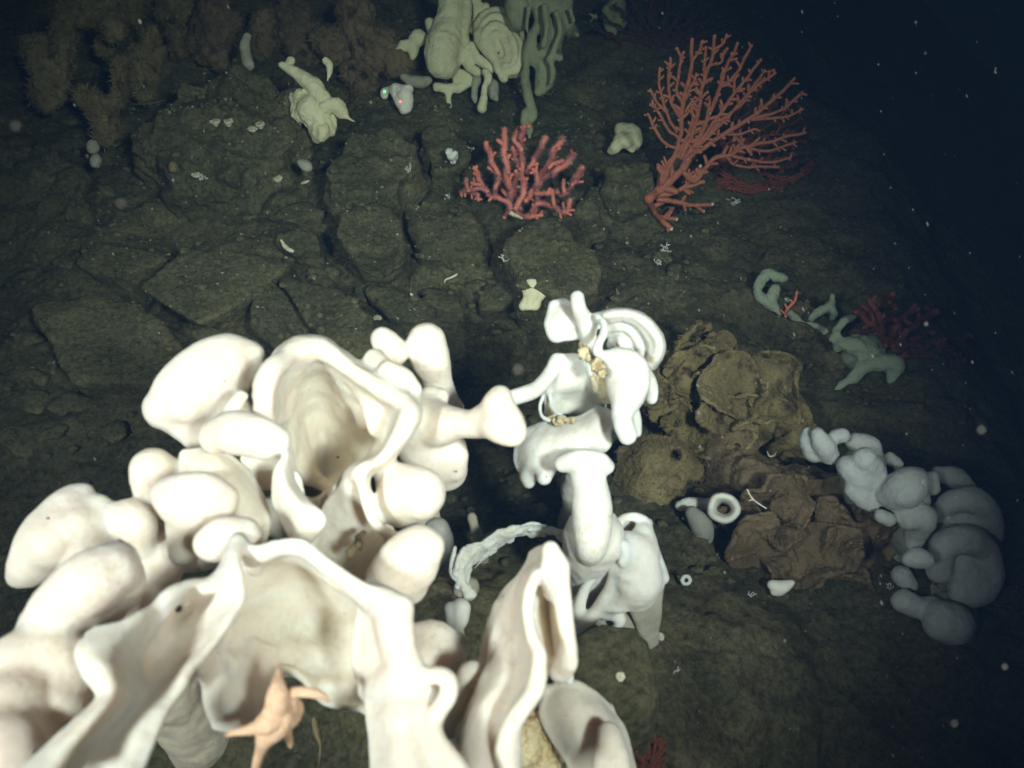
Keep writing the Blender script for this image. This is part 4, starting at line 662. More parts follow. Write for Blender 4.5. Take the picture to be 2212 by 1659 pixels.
# big folded sponge at the top and the greenish one behind it
dT = gd(S1, 700, 950)-.08
K1 = thing('folded_sponge', 'big yellowish white sponge at the top with curtain like folds and dripping fingers', 'sponge', at_ground(S1, 750, 900)); colony(K1, 0.010, 2.4, dT, FARWHITE, RF)
lobe(K1, 'body', tb(S1, dT, [(650,-60,.0,130),(650,80,0,130),(620,250,0,140),(560,470,-.02,175),(560,620,-.02,140)], [(440,220,.02,48),(490,320,.02,60)], [(680,480,0,110),(600,660,0,90)]), dT, FARWHITE, 2.4, 4, rough=RF)
lobe(K1, 'side_lobe', tb(S1, dT+.08, [(360,380,70),(310,340,62),(270,440,58),(190,440,46),(125,520,24)], [(290,480,52),(270,560,26)]), dT, FARWHITE, 2.4, 3, rough=RF)
lobe(K1, 'side_lobe', tb(S1, dT+.05, [(190,740,46),(280,780,60),(370,800,60),(430,770,40)]), dT, SILTY, 2.4, 3, rough=RF)
lobe(K1, 'skirt', tb(S1, dT+.05, [(500,840,46),(600,850,56),(720,840,56),(820,790,46)], [(610,860,50),(620,960,32),(640,1060,16)], [(700,720,0,70),(780,740,0,60)]), dT, FARWHITE, 2.4, 3, rough=RF)
lobe(K1, 'fold', tb(S1, dT, [(790,-40,.02,55),(800,120,0,52),(770,300,0,50),(780,480,0,48),(820,640,0,46),(900,700,0,40)]), dT, FARWHITE, 2.4, 3, rough=RF)
lobe(K1, 'fold', tb(S1, dT+.05, [(880,-20,48),(890,120,48),(850,300,42)], [(980,70,50),(960,110,40)]), dT, FARWHITE, 2.4, 3, rough=RF)
lobe(K1, 'fold', tb(S1, dT-.03, [(910,330,36),(915,220,38),(1000,120,40),(1120,110,44),(1250,250,40),(1335,420,38),(1340,600,38),(1290,690,38),(1190,690,36)]), dT, FARWHITE, 2.4, 2, rough=RF)
arc = [(905,340),(915,225),(1000,125),(1120,115),(1250,250),(1335,420),(1345,590),(1300,690),(1200,700)]
lobe(K1, 'pleats', [sheet(S1, [[(1080+(x-1080)*q, 560+(y-560)*q, dT+z, 26) for x, y in arc] for q, z in ((1., .0), (.86, -.035), (.72, -.055), (.58, -.06), (.44, -.05), (.30, -.035), (.14, 0.))], 26, .006, 9, lambda u, v: .014*np.sin(u*33+1.5*np.sin(v*5)))], dT, FARWHITE, 2.2, 2, rough=RF)
lobe(K1, 'fold', tb(S1, dT-.05, [(905,330,44),(920,400,44),(1000,490,46),(1070,590,42),(1110,690,40),(1150,760,34)]), dT, FARWHITE, 2.4, 3, rough=RF)
lobe(K1, 'fold', tb(S1, dT-.01, [(840,440,46),(890,550,46),(980,620,44),(1030,670,40)]), dT, FARWHITE, 2.4, 3, rough=RF)
lobe(K1, 'drip', tb(S1, dT-.04, [(970,690,40),(1000,750,42),(965,830,40),(960,930,42),(940,1030,46)]), dT, FARWHITE, 2.4, 3, rough=RF)
lobe(K1, 'drip', tb(S1, dT+.04, [(900,740,46),(875,830,42),(870,930,38),(885,980,28)], [(1050,800,50),(1050,900,46),(1090,970,16)]), dT, SILTY, 2.4, 3, rough=RF)
lobe(K1, 'back_wall', tb(S1, dT+.10, [(900,150,95),(1000,350,110),(1010,560,90)], [(1080,200,90),(1220,400,95),(1230,600,80)], [(850,450,90),(930,640,70)]), dT, FARWHITE, 3, 4, rough=RF); stalk(K1, at(S1, 700, 700, dT+.2), .05, SILTY)
dG = gd(S1, 1400, 1300)
K2 = thing('curtain_sponge', 'dim greenish sponge hanging in vertical curtains on a thin stem, behind the yellowish one', 'sponge', at_ground(S1, 1390, 1330)); colony(K2, 0.007, 2.6, dG, FARGREEN, RF)
for q in ([[(1280,40,120),(1300,200,90)]], [[(1460,20,60),(1490,200,56),(1430,330,48),(1400,470,40)]], [[(1580,0,100),(1610,200,90),(1580,400,78),(1560,520,50)]], [[(1730,40,100),(1740,190,90),(1800,290,60),(1860,340,30)]], [[(1660,330,62),(1650,480,56),(1680,560,34)]], [[(1540,640,95),(1560,740,105),(1520,850,60),(1490,890,40)]], [[(1470,480,50),(1450,620,42)]], [[(1540,60,34),(1560,240,32),(1530,440,28)]], [[(1660,120,34),(1690,300,32),(1620,520,26)]], [[(1390,60,30),(1370,220,28),(1380,360,24)]], [[(1600,560,30),(1620,700,30),(1590,820,22)]], [[(1790,90,34),(1820,200,30)]]):
    lobe(K2, 'curtain', tb(S1, dG, *[[(x, y, (-.12 if r > 38 else -.215)+.00012*y, r) for x, y, r in p] for p in q]), dG, FARGREEN, 2.6, 3, rough=RF)
lobe(K2, 'stem', tb(S1, dG-.06, [(1390,450,40),(1365,600,44),(1360,760,46),(1385,920,42),(1440,1080,40),(1425,1150,34)], [(1360,1090,48),(1350,1180,40),(1400,1250,46),(1390,1340,24)]), dG, FARGREEN, 2.4, 3, rough=RF)
small('curtain_sponge', 'barely lit greenish sponge at the top border, right of the hanging curtains', S1, [[(2140,100,dG+.5,50),(2160,220,dG+.5,60),(2200,330,dG+.5,40)],[(2230,60,dG+.5,90),(2250,200,dG+.5,90)]], dG, FARGREEN, rough=RF)
# small sponges scattered over the slope
dq = gd(S1, 200, 1050)-.07
LZ = thing('ear_sponge', 'small pale ear shaped sponge marked by a green and a red light spot', 'sponge', at_ground(S1, 200, 1120))
lobe(LZ, 'body', tb(S1, dq, [(110,850,-.02,48),(190,880,-.03,62),(235,860,-.03,40)], [(200,920,-.03,72),(210,1010,-.02,64),(205,1050,-.02,48)], [(90,870,-.01,45),(140,930,-.02,55),(175,990,-.02,58)], [(60,850,0,38),(10,870,.02,42),(0,920,.03,36)]), dq, EAR, 2.0, 3, rough=RF)
dp = gd(S3, 2000, 850)-.04
DP = thing('draped_sponge', 'pale finger sponge draped over a crumpled base beside the ear shaped one', 'sponge', at_ground(S3, 2080, 850))
lobe(DP, 'finger', tb(S3, dp-.03, [(1870,430,18),(1930,460,28),(2020,520,42),(2090,580,54),(2150,650,50)], [(1930,400,26),(1915,440,20)]), dp, FARWHITE, 2.0, 3, rough=RF)
lobe(DP, 'base', [sh(S3, dp, [[(1940,650),(2040,610,-.02),(2100,640)],[(1965,740),(2060,720,-.04),(2150,700)],[(2050,830),(2120,800,-.04),(2210,770)],[(2110,920),(2145,910,-.02),(2190,880)]], 24, wr=.012, wf=14)]+tb(S3, dp-.03, [(2160,720,50),(2220,700,50),(2260,730,46),(2290,770,22)], [(2150,860,45),(2140,910,34)], [(2290,760,18),(2340,800,13),(2380,812,7)]), dp, FARWHITE, 2.2, 2, rough=RB)
small('finger_sponge', 'small white hooked sponge above the draped finger sponge', T8, [[(1480,275,dp-.02,14),(1500,300,dp-.02,18),(1496,340,dp-.02,14),(1490,370,dp-.02,9)]], dp, FARWHITE, rough=RF)
small('finger_sponge', 'dim grey upright finger sponge on top of the outcrop', S3, [[(1640,240,dp+.2,34),(1630,340,dp+.2,42),(1650,430,dp+.2,46)]], dp, SILTY, rough=RF)
small('vase_sponge', 'tiny pale vase on the outcrop below the draped finger sponge', S3, [[(1990,1070,dp-.1,14),(2020,1090,dp-.1,26),(2045,1110,dp-.1,24)]], dp, SILTY, rough=RF)
dc = gd(U, 1360, 335)-.07
small('cap_sponge', 'small cream cap sponge sitting on a boulder left of the fan coral', T7, [[(1005,560,dc,36),(1060,575,dc,46),(1078,630,dc,38)],[(1030,620,dc-.01,52),(1010,610,dc,44),(975,660,dc,32),(950,680,dc+.02,20)],[(1090,660,dc+.02,16),(1060,670,dc,20)]], dc, FARWHITE, rough=RF)
df = gd(S2, 1780, 515)-.06
V, Q = grow([sh(S2, df, [[(1728,432),(1770,424,-.02),(1820,462)],[(1742,460),(1772,460,-.015),(1805,478)],[(1745,492),(1765,492,-.01),(1785,490)],[(1732,522),(1760,526,-.01),(1782,524)]], 12, wr=.006, wf=20)], 2.0*df/F, 2, None, RF); single('fan_sponge', V, Q, FARWHITE, 'small cream fan shaped sponge leaning on the pointed slab', 'sponge')
small('crust_sponge', 'bright crumbly white crust between the boulders, left of the bushy pink coral', T7, [[(75,690,gd(T7,90,760)-.04,22),(95,700,gd(T7,90,760)-.04,26),(95,740,gd(T7,90,760)-.02,18)]], 3.2, FLOURY, rough=((.012,40,3),(.004,120,2)), blur=1)
# brown blurred sponges along the top left
dB = 3.75
def brown(label, T, lists, d, mat=BROWN, base=None, parts=False):
    pts = [p for q in lists for p in q]; mx = max(pts, key=lambda p: p[1])
    r = thing('brown_sponge', label, 'sponge', at_ground(T, mx[0], min(mx[1]+mx[2]*.5, 2000)))
    for q in lists: lobe(r, 'lobe', tb(T, d, q), d, mat, 3.2, 3, rough=((.03, 6, 4), (.010, 30, 3), (.004, 90, 2)))
    fuzz(r, mat, 1500, .03); return r
brown('Y shaped brown sponge with drooping arms at the upper left', S3, [[(540,630,55),(640,690,75),(700,800,80),(710,900,50)], [(800,440,62),(815,560,66),(780,660,66),(700,720,70)]], 3.05)
brown('bushy brown sponge mass in the upper left corner', S3, [[(250,350,130),(330,480,130),(300,620,110)], [(480,120,120),(420,260,110),(420,420,80)], [(600,60,90),(720,120,80),(760,200,60)]], 3.2)
brown('brown sponge column with a swollen head, next to the Y shaped one', S3, [[(1010,230,60),(1010,320,70),(960,420,90),(980,460,70)], [(960,540,45),(970,640,40)], [(720,250,60),(690,320,60)]], 3.35)
brown('rusty brown sponge heap behind the outcrop', S3, [[(1480,80,120),(1440,180,130),(1400,330,120)], [(1330,300,90),(1480,380,110)], [(1180,250,60),(1190,350,50)]], 3.6, RUST)
brown('rusty brown sponge bush behind the draped finger sponge', S3, [[(1780,160,120),(1760,330,90)], [(1950,100,110),(1960,260,110),(2000,360,90)], [(2080,220,70),(2060,330,70)]], 3.7, RUST)
brown('dim brown sponge left of the yellowish sponge at the top', T8, [[(1620,60,90),(1640,160,80),(1700,240,80)], [(1600,320,50),(1660,380,60),(1640,460,50)], [(1760,190,60),(1800,280,60)], [(1480,170,70),(1540,240,60)]], 3.55, RUST)
brown('brown sponge tufts hanging at the top border', S3, [[(880,-20,110),(900,90,90)], [(1150,-20,110),(1220,80,100)], [(1080,100,60),(1150,180,50)]], 3.8)
small('bead_sponge', 'two stacked pale green beads in the shade at the left', S3, [[(620,960,2.95,36),(620,980,2.95,38)],[(640,1060,2.93,44),(635,1080,2.93,40)]], 2.95, SILTY, rough=RF)
small('tuft_sponge', 'small ochre tuft in the shade below the outcrop', S3, [[(1150,1100,2.75,22),(1160,1120,2.75,26)]], 2.75, BROWN, rough=RB)
# ------------------------------------------------------------ corals
def branch_q(T, pts, d0, slope, r0, r1, wob=.0, rk=.94):
    """pts in picture units -> (x,y,z,r) along a spline; slope tilts the colony's plane with height"""
    y0 = pts[0][1]; a = []
    for i, p in enumerate(pts):
        d = d0-(slope*(BASEY-p[1]))+(p[2] if len(p) > 2 else 0)
        if p[1] > BASEY-40: d = min(d, gd(T, p[0], p[1])-.03)
        k = i/(len(pts)-1); r = rk*(r0+(r1-r0)*k)*T[2]*d/F; a.append(np.append(at(T, p[0], p[1], d), r))
    a = np.array(a); L = np.linalg.norm(np.diff(a[:, :3], axis=0), axis=1).sum(); n = int(np.clip(L/(a[:, 3].mean()*.9), 4, 90)); s = spline(a, n)
    if wob: s[:, :3] += wob*np.stack([pnoise(s[:, :3]*25), pnoise(s[:, :3]*25+40), pnoise(s[:, :3]*25+80)], 1)
    s[:, 3] *= 1+.22*pnoise(s[:, :3]*70); return s
PARTS = []
def coral(rec, T, branches, d0, slope, mat, nubs=.0, name='branch', wob=.004, fuzz=None, spread=.0, sides=7):
    hs = Soup()
    last = None
    for b in branches:
        pts, r0, r1 = b; s = branch_q(T, [(p[0], p[1], spread*math.sin(i*1.3+len(pts)*2.1+p[0]*.01)) for i, p in enumerate(pts)] if spread else pts, d0, slope, r0, r1, wob)
        so = Soup(); so.add(*sweep(s, sides, .10, 90))
        v0, f0 = ico(); so.add(v0*s[-1, 3]*1.1+s[-1, :3], f0)
        if nubs:
            for i in range(3, len(s)-1):
                if random.random() < nubs:
                    tg = s[i+1, :3]-s[i, :3]; tg /= np.linalg.norm(tg)+1e-9; side = np.cross(tg, np.array([0, .7, -.7])); side *= random.choice((-1, 1)); dirv = side*.85+tg*.5+np.array([0, -.3, .3])*random.uniform(-1, 1); dirv /= np.linalg.norm(dirv)
                    L = s[i, 3]*random.uniform(1.8, 4.6); so.add(*sweep([np.append(s[i, :3]+dirv*L*k, s[i, 3]*(.85-.15*k)) for k in (0, .4, .8, 1)], 6, .1, 90))
        if fuzz:
            for i in range(len(s)-1):
                for _ in range(fuzz[0]):
                    dv = RNG.normal(size=3); dv /= np.linalg.norm(dv); p = s[i, :3]+(s[i+1, :3]-s[i, :3])*random.random(); a = p+dv*s[i, 3]*.7; e = p+dv*s[i, 3]*(1+random.uniform(.4, 1)*fuzz[1])
                    t = np.cross(dv, [.3, .5, .8]); t /= np.linalg.norm(t); w = s[i, 3]*.075; t2 = np.cross(dv, t)
                    hs.add([a+t*w, a-t*w*.5+t2*w, a-t*w*.5-t2*w, e], [(0, 1, 3), (1, 2, 3), (2, 0, 3)])
        V, Q = so.get(); last = mesh(name, V, Q, mat, rec); PARTS.append((last, V))
    if fuzz: V, Q = hs.get(); o = mesh('polyps', V, Q, POLYP if mat is PINK else mat, rec); o['kind'] = 'stuff'
BASEY = 930; dO = gd(T7, 1165, 960)
FC = thing('fan_coral', 'large orange red fan coral with knobbly branches, standing at the upper right', 'coral', at_ground(T7, 1150, 960))
fan = [([(1150,940),(1190,905),(1240,870),(1290,820),(1340,775),(1372,725)],30,20),
([(1222,850),(1262,770),(1300,680),(1322,600),(1330,480),(1345,380),(1370,290),(1388,200),(1380,130),(1387,75)],17,11),([(1386,190),(1420,140),(1442,85)],10,10),
([(1308,670),(1250,640),(1200,580),(1170,520),(1148,482)],10,9),([(1318,615),(1262,570),(1232,510),(1190,450),(1162,428)],10,9),([(1300,580),(1262,500),(1240,450),(1220,370),(1210,300),(1215,230)],10,9),([(1245,470),(1190,410),(1160,345)],9,9),
([(1326,500),(1282,440),(1265,350),(1258,260),(1266,180)],10,9),([(1335,430),(1305,350),(1315,260),(1325,180),(1305,120)],10,9),([(1320,190),(1340,140)],9,9),
([(1325,720),(1380,600),(1410,500),(1430,420),(1445,320),(1472,230),(1500,160),(1507,62)],15,10),([(1505,130),(1550,100),(1572,55)],10,9),([(1450,300),(1455,210),(1460,115)],9,9),([(1488,205),(1540,200),(1560,150),(1580,120)],9,9),
([(1345,730),(1410,630),(1460,520),(1500,430),(1540,330),(1560,260),(1600,170),(1632,95)],15,10),([(1538,335),(1600,290),(1640,230),(1680,160),(1708,108)],10,10),([(1545,320),(1545,270),(1560,240)],9,8),
([(1360,715),(1450,600),(1520,500),(1590,400),(1650,320),(1700,260),(1755,185)],14,9),([(1610,375),(1620,300),(1640,270)],9,8),
([(1370,712),(1430,640),(1540,540),(1620,450),(1690,370),(1740,300),(1778,240)],13,9),([(1690,370),(1760,310),(1835,260)],10,9),([(1795,290),(1800,245)],8,8),
([(1375,715),(1480,635),(1600,560),(1700,500),(1790,430),(1880,350),(1938,285)],16,10),([(1690,510),(1800,480),(1880,450),(1940,400),(1978,365)],11,9),([(1890,440),(1895,395)],8,8),([(1700,508),(1820,500),(1900,490),(1985,450)],10,8),
([(1340,790),(1400,840),(1450,780),(1510,715),(1590,700),(1650,660),(1700,650),(1800,630),(1900,600),(1998,580)],17,9),([(1680,660),(1780,680),(1860,660),(1950,630)],9,8),([(1600,700),(1680,720),(1780,740),(1870,725),(1922,712)],10,8),([(1570,715),(1640,760),(1750,765),(1855,760)],9,8),([(1600,690),(1640,640),(1668,612)],9,8),([(1680,660),(1750,608)],9,8),
([(1560,590),(1640,585),(1720,562),(1755,570)],9,8),([(1600,575),(1640,620),(1660,640)],8,8),
([(1190,920),(1270,905),(1340,880),(1445,845)],17,12),([(1200,935),(1300,950),(1400,970),(1495,965)],17,11),([(1400,970),(1445,1000)],11,10),([(1330,950),(1350,925)],10,9),
([(1150,945),(1180,1000),(1230,1060),(1272,1095)],22,14),([(1220,1035),(1300,1045)],13,11),([(1235,1040),(1285,985)],10,9),
([(1340,880),(1372,840),(1372,780)],10,9),([(1400,835),(1430,800),(1432,765)],11,10),([(1345,880),(1390,900)],10,9),
([(1220,860),(1225,800),(1260,740),(1315,690),(1360,600),(1385,520),(1385,440),(1400,420)],13,9),([(1330,770),(1400,650),(1480,580),(1560,500),(1660,420),(1720,330)],12,9),([(1410,520),(1380,470)],9,8),([(1440,370),(1410,340)],9,8),([(1350,400),(1410,260)],9,8),([(1460,520),(1480,420),(1480,380)],9,8),([(1350,470),(1390,400)],9,8)]
coral(FC, T7, fan[:1], dO-.03, .00045, CORAL, .1, 'trunk', .003); coral(FC, T7, fan[1:], dO-.03, .00045, CORAL, .22, 'branch', .004, sides=7)
so = Soup(); v0, f0 = ico()
for x, y, r in ((1447,843,13),(1497,964,11),(1447,1002,11),(1302,1046,12),(1274,1097,14),(1432,758,11),(1362,735,11),(1366,720,12)):
    d = min(dO-.03-.00045*(BASEY-y), gd(T7, x, y)-.03); c_ = at(T7, x, y, d); own = min(PARTS, key=lambda q: np.linalg.norm(q[1]-c_, axis=1).min())[0]; mesh('bare_tip', v0*(r*T7[2]*d/F)+c_, f0, CORALTIP, sub(FC, own))
V, Q = grow(tb(T7, dO+.0, [(1110,915,20),(1150,900,34),(1180,885,20)]), 2*dO/F, 1, None, ((.012,50,3),)); mesh('holdfast', V, Q, CORALTIP, FC)
BASEY = 980; dP = gd(T7, 400, 1020)-.06
BC = thing('bush_coral', 'bushy pink red coral with fuzzy upright branches on the large pale topped boulder', 'coral', at_ground(T7, 420, 1000))
bush = [([(410,985),(390,955),(330,930),(280,900),(240,840),(215,765)],14,14),([(290,895),(230,880),(180,890),(140,895)],11,10),([(178,890),(165,825)],10,11),([(180,890),(225,915),(237,945)],10,10),
([(405,970),(410,900),(385,790),(375,680),(380,560)],16,17),([(392,850),(330,780),(300,700),(275,635)],13,16),([(345,800),(290,765)],11,11),([(440,985),(480,880),(470,790),(463,680),(470,600),(490,545)],16,14),([(462,670),(435,620),(445,555)],12,12),
([(490,950),(540,870),(600,820),(660,780),(720,730),(745,700)],14,16),([(500,790),(550,700),(575,640),(588,605)],13,14),([(560,810),(620,740),(655,670),(685,605)],14,17),([(610,770),(685,725)],11,12),
([(540,905),(620,905),(705,905),(740,850),(790,770)],13,14),([(700,900),(690,835)],10,11),([(740,860),(800,800)],10,11),([(500,1030),(560,965),(640,980),(700,1010),(735,935)],13,12),([(640,965),(635,890)],10,10),([(690,1005),(690,960)],9,9),
([(405,985),(435,1010),(500,1030),(570,1025)],13,11),([(395,985),(370,1035)],12,11),([(540,1010),(550,930),(555,850),(530,770)],12,12),([(340,860),(325,780)],11,11),([(440,760),(420,660)],12,12),([(470,985),(440,940),(430,860),(445,790)],12,12),([(330,930),(320,870),(350,820)],11,11),([(250,860),(200,850)],10,10)]
coral(BC, T7, bush, dP, .0004, PINK, .10, 'branch', .008, (34, 1.7), .05)
V, Q = sweep([np.append(at(T7, x, y, dP-.08), r*.4*dP/F) for x, y, r in ((405,1010,14),(425,1022,12),(450,1030,9),(470,1042,7))], 6, .3, 120); mesh('dead_stub', V, Q, SHELL, BC)
BASEY = 900; dN = gd(S6, 1340, 960)-.05
DC = thing('bush_coral', 'dark red bushy coral fading into deep water beyond the row of dim sponges', 'coral', at_ground(S6, 1350, 920))
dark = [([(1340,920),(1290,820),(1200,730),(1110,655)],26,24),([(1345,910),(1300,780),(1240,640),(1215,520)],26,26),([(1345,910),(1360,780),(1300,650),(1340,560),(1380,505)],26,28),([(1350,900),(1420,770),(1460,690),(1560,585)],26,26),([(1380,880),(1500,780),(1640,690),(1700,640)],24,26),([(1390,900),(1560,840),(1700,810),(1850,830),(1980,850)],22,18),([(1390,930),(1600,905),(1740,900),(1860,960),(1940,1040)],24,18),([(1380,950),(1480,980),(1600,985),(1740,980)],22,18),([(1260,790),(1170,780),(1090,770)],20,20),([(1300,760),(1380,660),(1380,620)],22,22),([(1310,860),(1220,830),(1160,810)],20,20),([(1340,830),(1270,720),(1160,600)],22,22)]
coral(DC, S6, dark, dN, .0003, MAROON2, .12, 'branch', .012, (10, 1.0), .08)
BASEY = 900; dS = gd(T7, 1520, 860)+.05
SC2 = thing('fan_coral', 'dim maroon fan coral in the shade behind the large orange red fan', 'coral', at_ground(T7, 1520, 850))
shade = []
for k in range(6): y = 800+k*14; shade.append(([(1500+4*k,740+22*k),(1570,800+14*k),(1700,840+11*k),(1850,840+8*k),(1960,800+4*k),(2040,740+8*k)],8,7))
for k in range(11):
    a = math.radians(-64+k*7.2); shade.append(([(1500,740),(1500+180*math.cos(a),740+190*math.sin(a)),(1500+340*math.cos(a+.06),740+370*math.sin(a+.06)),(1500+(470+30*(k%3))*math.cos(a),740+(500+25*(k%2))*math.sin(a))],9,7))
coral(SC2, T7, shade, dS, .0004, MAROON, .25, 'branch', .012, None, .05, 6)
BASEY = 100; dU = gd(U, 1420, 110)
TC = thing('fan_coral', 'barely visible maroon fan coral at the top border', 'coral', at_ground(U, 1440, 110))
coral(TC, U, [([(1440,100),(1440+70*math.cos(a),100+45*math.sin(a)),(1440+170*math.cos(a+.15),100+120*math.sin(a+.15))],4,3) for a in np.radians([-170,-155,-140,-125,-110,-95,-80,-65,-50,-35,-20])], dU, .0005, DIMMAROON, .3, 'branch', .02, None, .04, 6)
BASEY = 1659; dR = 1.35
RC = thing('bush_coral', 'small rusty red coral tuft at the bottom border beside the hooded white sponge', 'coral', at_ground(U, 1400, 1640))
coral(RC, U, [([(1400,1690),(1400+20*math.cos(a),1650+20*math.sin(a)),(1400+random.uniform(30,52)*math.cos(a),1640+random.uniform(30,52)*math.sin(a))],6,4) for a in np.radians([-200,-175,-150,-130,-110,-90,-70,-50,-30,-10,10])], dR+.05, .0, CORALDIM, .35, 'branch', .008, (6, 1.2), .03)
BASEY = 650; d6 = gd(S6, 560, 660)-.02
tq = thing('twig_coral', 'tiny bent pinkish coral twig standing beside the holed sponge', 'coral', at_ground(S6, 560, 660))
coral(tq, S6, [([(540,680),(560,610),(610,550),(625,485)],14,12),([(545,660),(500,620)],9,6)], d6, .0002, PINK, .1)
# ------------------------------------------------------------ animals and small growth
ds = .795
V, Q = grow([tube(S8, [(x, y, d, r*1.18) for x, y, d, r in q]) for q in ([(880,900,ds,135),(890,760,ds-.01,130),(900,620,ds-.01,95),(905,480,ds,52),(922,360,ds+.01,20)], [(960,760,ds,90),(1060,660,ds,58),(1200,640,ds-.01,60),(1350,660,ds-.01,50),(1460,690,ds-.005,42),(1520,750,ds,24),(1532,775,ds,14)], [(900,920,ds,135),(780,1010,ds-.01,125),(640,1080,ds-.01,75),(450,1130,ds-.005,50),(320,1155,ds,38),(250,1180,ds,20)], [(920,960,ds,150),(850,1080,ds,150),(770,1190,ds,115),(700,1330,ds+.01,62),(650,1480,ds+.02,48),(620,1640,ds+.03,34)], [(960,900,ds+.01,130),(1060,860,ds+.02,125),(1070,960,ds+.02,100),(960,1060,ds+.01,110)], [(760,900,ds-.01,60),(850,860,ds-.01,90),(930,800,ds,100)], [(1040,740,ds,80),(1060,820,ds+.01,100)], [(700,1100,ds,90),(780,1150,ds,100)], [(980,1080,ds+.03,70),(1030,1200,ds+.04,42),(1055,1290,ds+.05,26),(1062,1330,ds+.055,12)])], 1.6*ds/F, 3, None, ((.0014, 25, 2), (.0004, 240, 2)))
single('sea_star', V, Q, STAR, 'peach coloured sea star draped over the lower edge of the rippled white fan', 'sea star')
dse = gd(S1, 2020, 180)-.02
V, Q = grow(tb(S1, dse, *[[(2030,165,20),(2030+40*math.cos(a),165+40*math.sin(a),14),(2030+80*math.cos(a),165+80*math.sin(a),6)] for a in np.radians([-150,-60,10,70,140])]), 1.6*dse/F, 1); single('sea_star', V, Q, STAR, 'tiny dim orange sea star near the top border', 'sea star')
def twig(ux, uy, size, label, n=7, mat=TWIG, name='hydroid', th=.0016, cat='hydroid', group=None):
    p = at(U, ux, uy, gdepth(ux, uy)); so = Soup(); s = size*p[1]/F*1.3
    def grow_(q, d, L, k):
        e = q+d*L; m = (q+e)/2+RNG.normal(size=3)*L*.12; so.add(*sweep([np.append(q, th), np.append(m, th*.9), np.append(e, th*.7)], 5, .2, 200))
        if k > 0:
            for _ in range(random.choice((1, 2, 2))): v = d+RNG.normal(size=3)*.75; v[2] = abs(v[2])*.6; v /= np.linalg.norm(v); grow_(e, v, L*.8, k-1)
    for _ in range(n): v = RNG.normal(size=3)*np.array([1, .8, .4])+np.array([0, 0, .7]); v /= np.linalg.norm(v); grow_(p+RNG.normal(size=3)*np.array([1, 1, .1])*s*.2, v, s*.4, 2)
    V, Q = so.get(); return single(name, V, Q, mat, label, cat, base=p, group=group)
for ux, uy, s, l in ((884,372,16,'lacy white hydroid tuft on the rounded boulder below the ear shaped sponge'),(684,305,12,'small lacy white hydroid at the foot of the draped finger sponge'),(1440,540,20,'sparse white hydroid twigs on the slope below the fan coral'),(1420,570,14,'white hydroid scrap just below the sparse twigs'),(1585,438,16,'faint bluish hydroid twigs below the shaded maroon fan'),(1095,565,18,'white hydroid line in the crack left of the large pale topped boulder'),(970,425,8,'faint hydroid speck left of the bushy pink coral'),(1015,325,10,'white hydroid crumbs above the bushy pink coral'),(1700,650,10,'tiny white twig by the holed sponge'),(1620,1285,16,'pale hydroid patch on the dark floor below the rusty sponge'),(1920,1270,18,'white hydroid sprigs between rusty leaves and the dim lobes'),(1460,1450,18,'white hydroid column beside the grey brown rock'),(440,385,10,'yellowish hydroid scrap in the shade below the beads'),(1550,1200,10,'white twig near the small white knob')):
    twig(ux, uy, s, l, 6, th=.0013*gdepth(ux, uy)/2.4)
def worm(T, pts, d, label, name='worm_tube', mat=TWIG, cat='worm'):
    V, Q = sweep(spline(np.array([np.append(at(T, x, y, d-.02), r*T[2]*d/F) for x, y, r in pts]), 24), 7, .2, 150); return single(name, V, Q, mat, label, cat)
worm(S2, [(1408,425,3),(1412,414,4),(1432,406,4.5),(1448,398,5),(1460,391,5)], gd(S2, 1430, 410), 'bright white bent worm tube lying on the silt above the pointed slab')
worm(S5, [(860,1180,5),(880,1220,6),(910,1255,6),(985,1305,4)], dC-.02, 'thin white twig right of the white cup with the dark mouth', 'dead_twig', CORALTIP, 'twig')
worm(S5, [(870,1255,4),(900,1250,4),(950,1285,4)], dC-.02, 'short second twig crossing the thin white one', 'dead_twig', CORALTIP, 'twig')
worm(S5, [(990,935,4),(1005,965,7),(1035,960,7),(1050,935,4)], dJ-.08, 'small yellow white curved shell caught on the brown plate', 'shell_fragment', SHELL, 'shell')
worm(S2, [(735,250,6),(750,275,9),(765,288,10),(785,296,7)], gd(S2, 760, 285)+.0, 'pale yellowish shell on the front of the small hump of rock', 'shell_fragment', SHELL, 'shell')
worm(S2, [(1268,470,5),(1274,478,7),(1280,482,4)], gd(S2, 1274, 480), 'tiny white shell chip at the dark crack between two slabs', 'shell_fragment', CORALTIP, 'shell')
worm(T8, [(1362,838,5),(1385,830,7),(1405,822,5)], gd(T8, 1385, 830), 'tiny cream tube lying below the outcrop', 'worm_tube', SHELL, 'worm')
worm(S3, [(870,690,3),(980,690,4),(1100,665,3)], 3.0, 'thin dull orange brittle star arm by the Y shaped brown sponge', 'brittle_star_arm', RUST, 'brittle star')
worm(S8, [(1350,960,30),(1370,1080,42),(1390,1180,30),(1425,1320,10),(1400,1580,8)], 1.12, 'brown torn shred hanging in the dark gap right of the sea star', 'sponge_shred', BROWN, 'sponge')
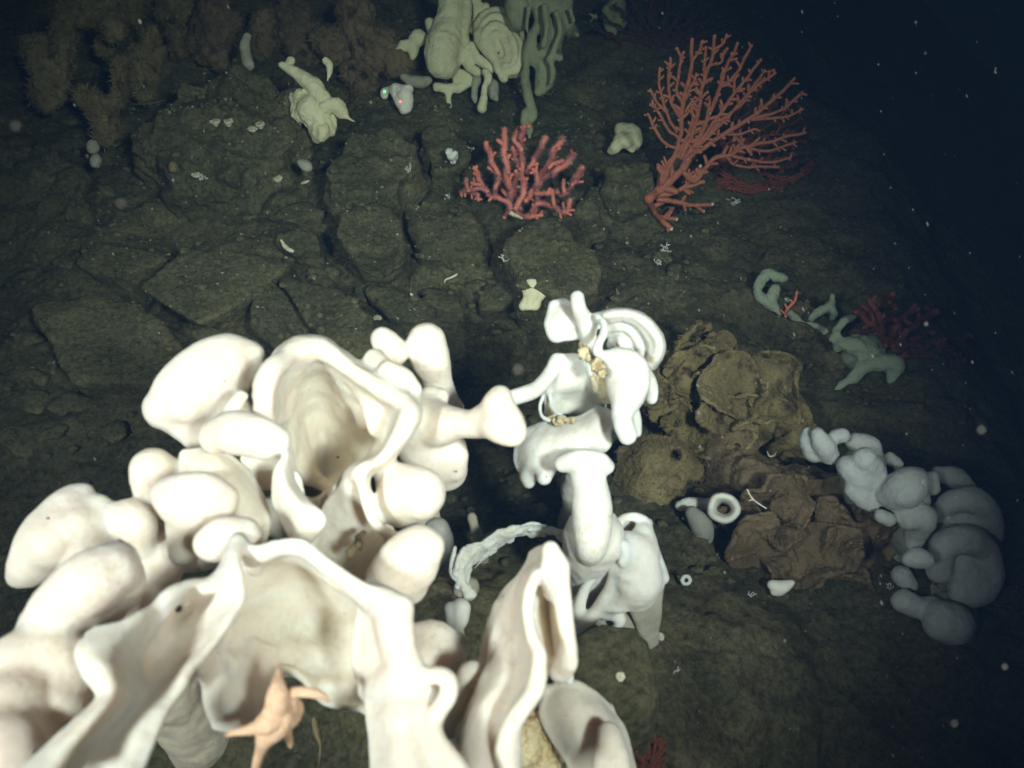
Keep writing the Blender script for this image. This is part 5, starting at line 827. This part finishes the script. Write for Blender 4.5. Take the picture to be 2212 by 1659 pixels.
def barnacles():
    spots = [(465,262,'crusty barnacle with an orange rim on the outcrop'),(493,262,'small crusty cup beside the orange rimmed barnacle'),(562,268,'bright white barnacle on the outcrop ridge'),(545,278,'round cream barnacle left of the bright white one'),(600,385,'warty cream barnacle cluster below the outcrop'),(425,377,'yellowish barnacle low on the outcrop'),(815,687,'round white snail shell on the diamond slab edge'),(1470,1250,'faint white snail shell near the ring sponge'),(1425,1375,'white limpet on the grey brown rock'),(1340,1462,'small bluish snail shell on the grey brown rock')]
    for ux, uy, l in spots:
        p = at(U, ux, uy, gdepth(ux, uy)-.004); r = .012*p[1]/3+.004; th = np.linspace(0, 2*math.pi, 10)[:-1]
        pr = [np.array([[p[0]+r*.8*math.cos(a), p[1]+r*.8*math.sin(a), p[2], r*.38] for a in th]), np.array([[p[0], p[1], p[2]-r*.4, r*.8]])]
        V, Q = grow(pr, r*.2, 1, None, ((r*.25, 120, 2),)); single('barnacle', V, Q, SHELL, l, 'barnacle')
barnacles()
def marine_snow():
    s = Soup(); v0, f0 = ico(); n = 0; ax = np.array([.42, -.55, -.75])
    while n < 520:
        t = random.random(); ux = random.uniform(0, 2230) if t < .4 else random.uniform(1450, 2230); uy = random.uniform(0, 1660); d = random.uniform(1.0, 3.6)
        if d > gdepth(min(ux, 2200), uy)-.05 and n % 3: n += 0 if random.random() < .7 else 1; continue
        p = at(U, ux, uy, d); r = random.choice((.0008, .001, .0013, .0019))*(.5+d*.28)
        v = v0*r*RNG.uniform(.7, 1.2, (12, 1)); v = v+np.outer(v@ax, ax)*random.uniform(.3, 1.8); s.add(v+p, f0); n += 1
    for ux, uy, d, r in ((2118,928,.46,.0013),(2060,1562,.5,.0010),(1118,798,.40,.0014),(35,272,.38,.0012),(262,440,.40,.0012),(2000,700,.8,.0016),(2170,1440,.6,.0014)):
        v = v0*r*RNG.uniform(.7, 1.2, (12, 1)); s.add(v+at(U, ux, uy, d), f0)
    V, Q = s.get(); o = mesh('marine_snow', V, Q, SNOW); o['kind'] = 'stuff'
marine_snow()
# the vehicle's two scaling lasers, each a thin lamp aimed at the ear shaped sponge
def laser(T, x, y, d, col, w):
    p = at(T, x, y, d); o = at(T, x, y, d-.45); l = bpy.data.lights.new('laser_lamp', 'SPOT'); b = bpy.data.objects.new('laser_lamp', l); COL.objects.link(b)
    l.energy = w; l.spot_size = math.radians(1.5); l.spot_blend = 1; l.color = col; l.shadow_soft_size = .0005; b.location = o; b.rotation_euler = (Vector(p)-Vector(o)).to_track_quat('-Z', 'Y').to_euler()
laser(S1, 4, 880, dq, (.02, 1, .25), 45); laser(S1, 155, 975, dq, (1, .03, .10), 45)

finish()
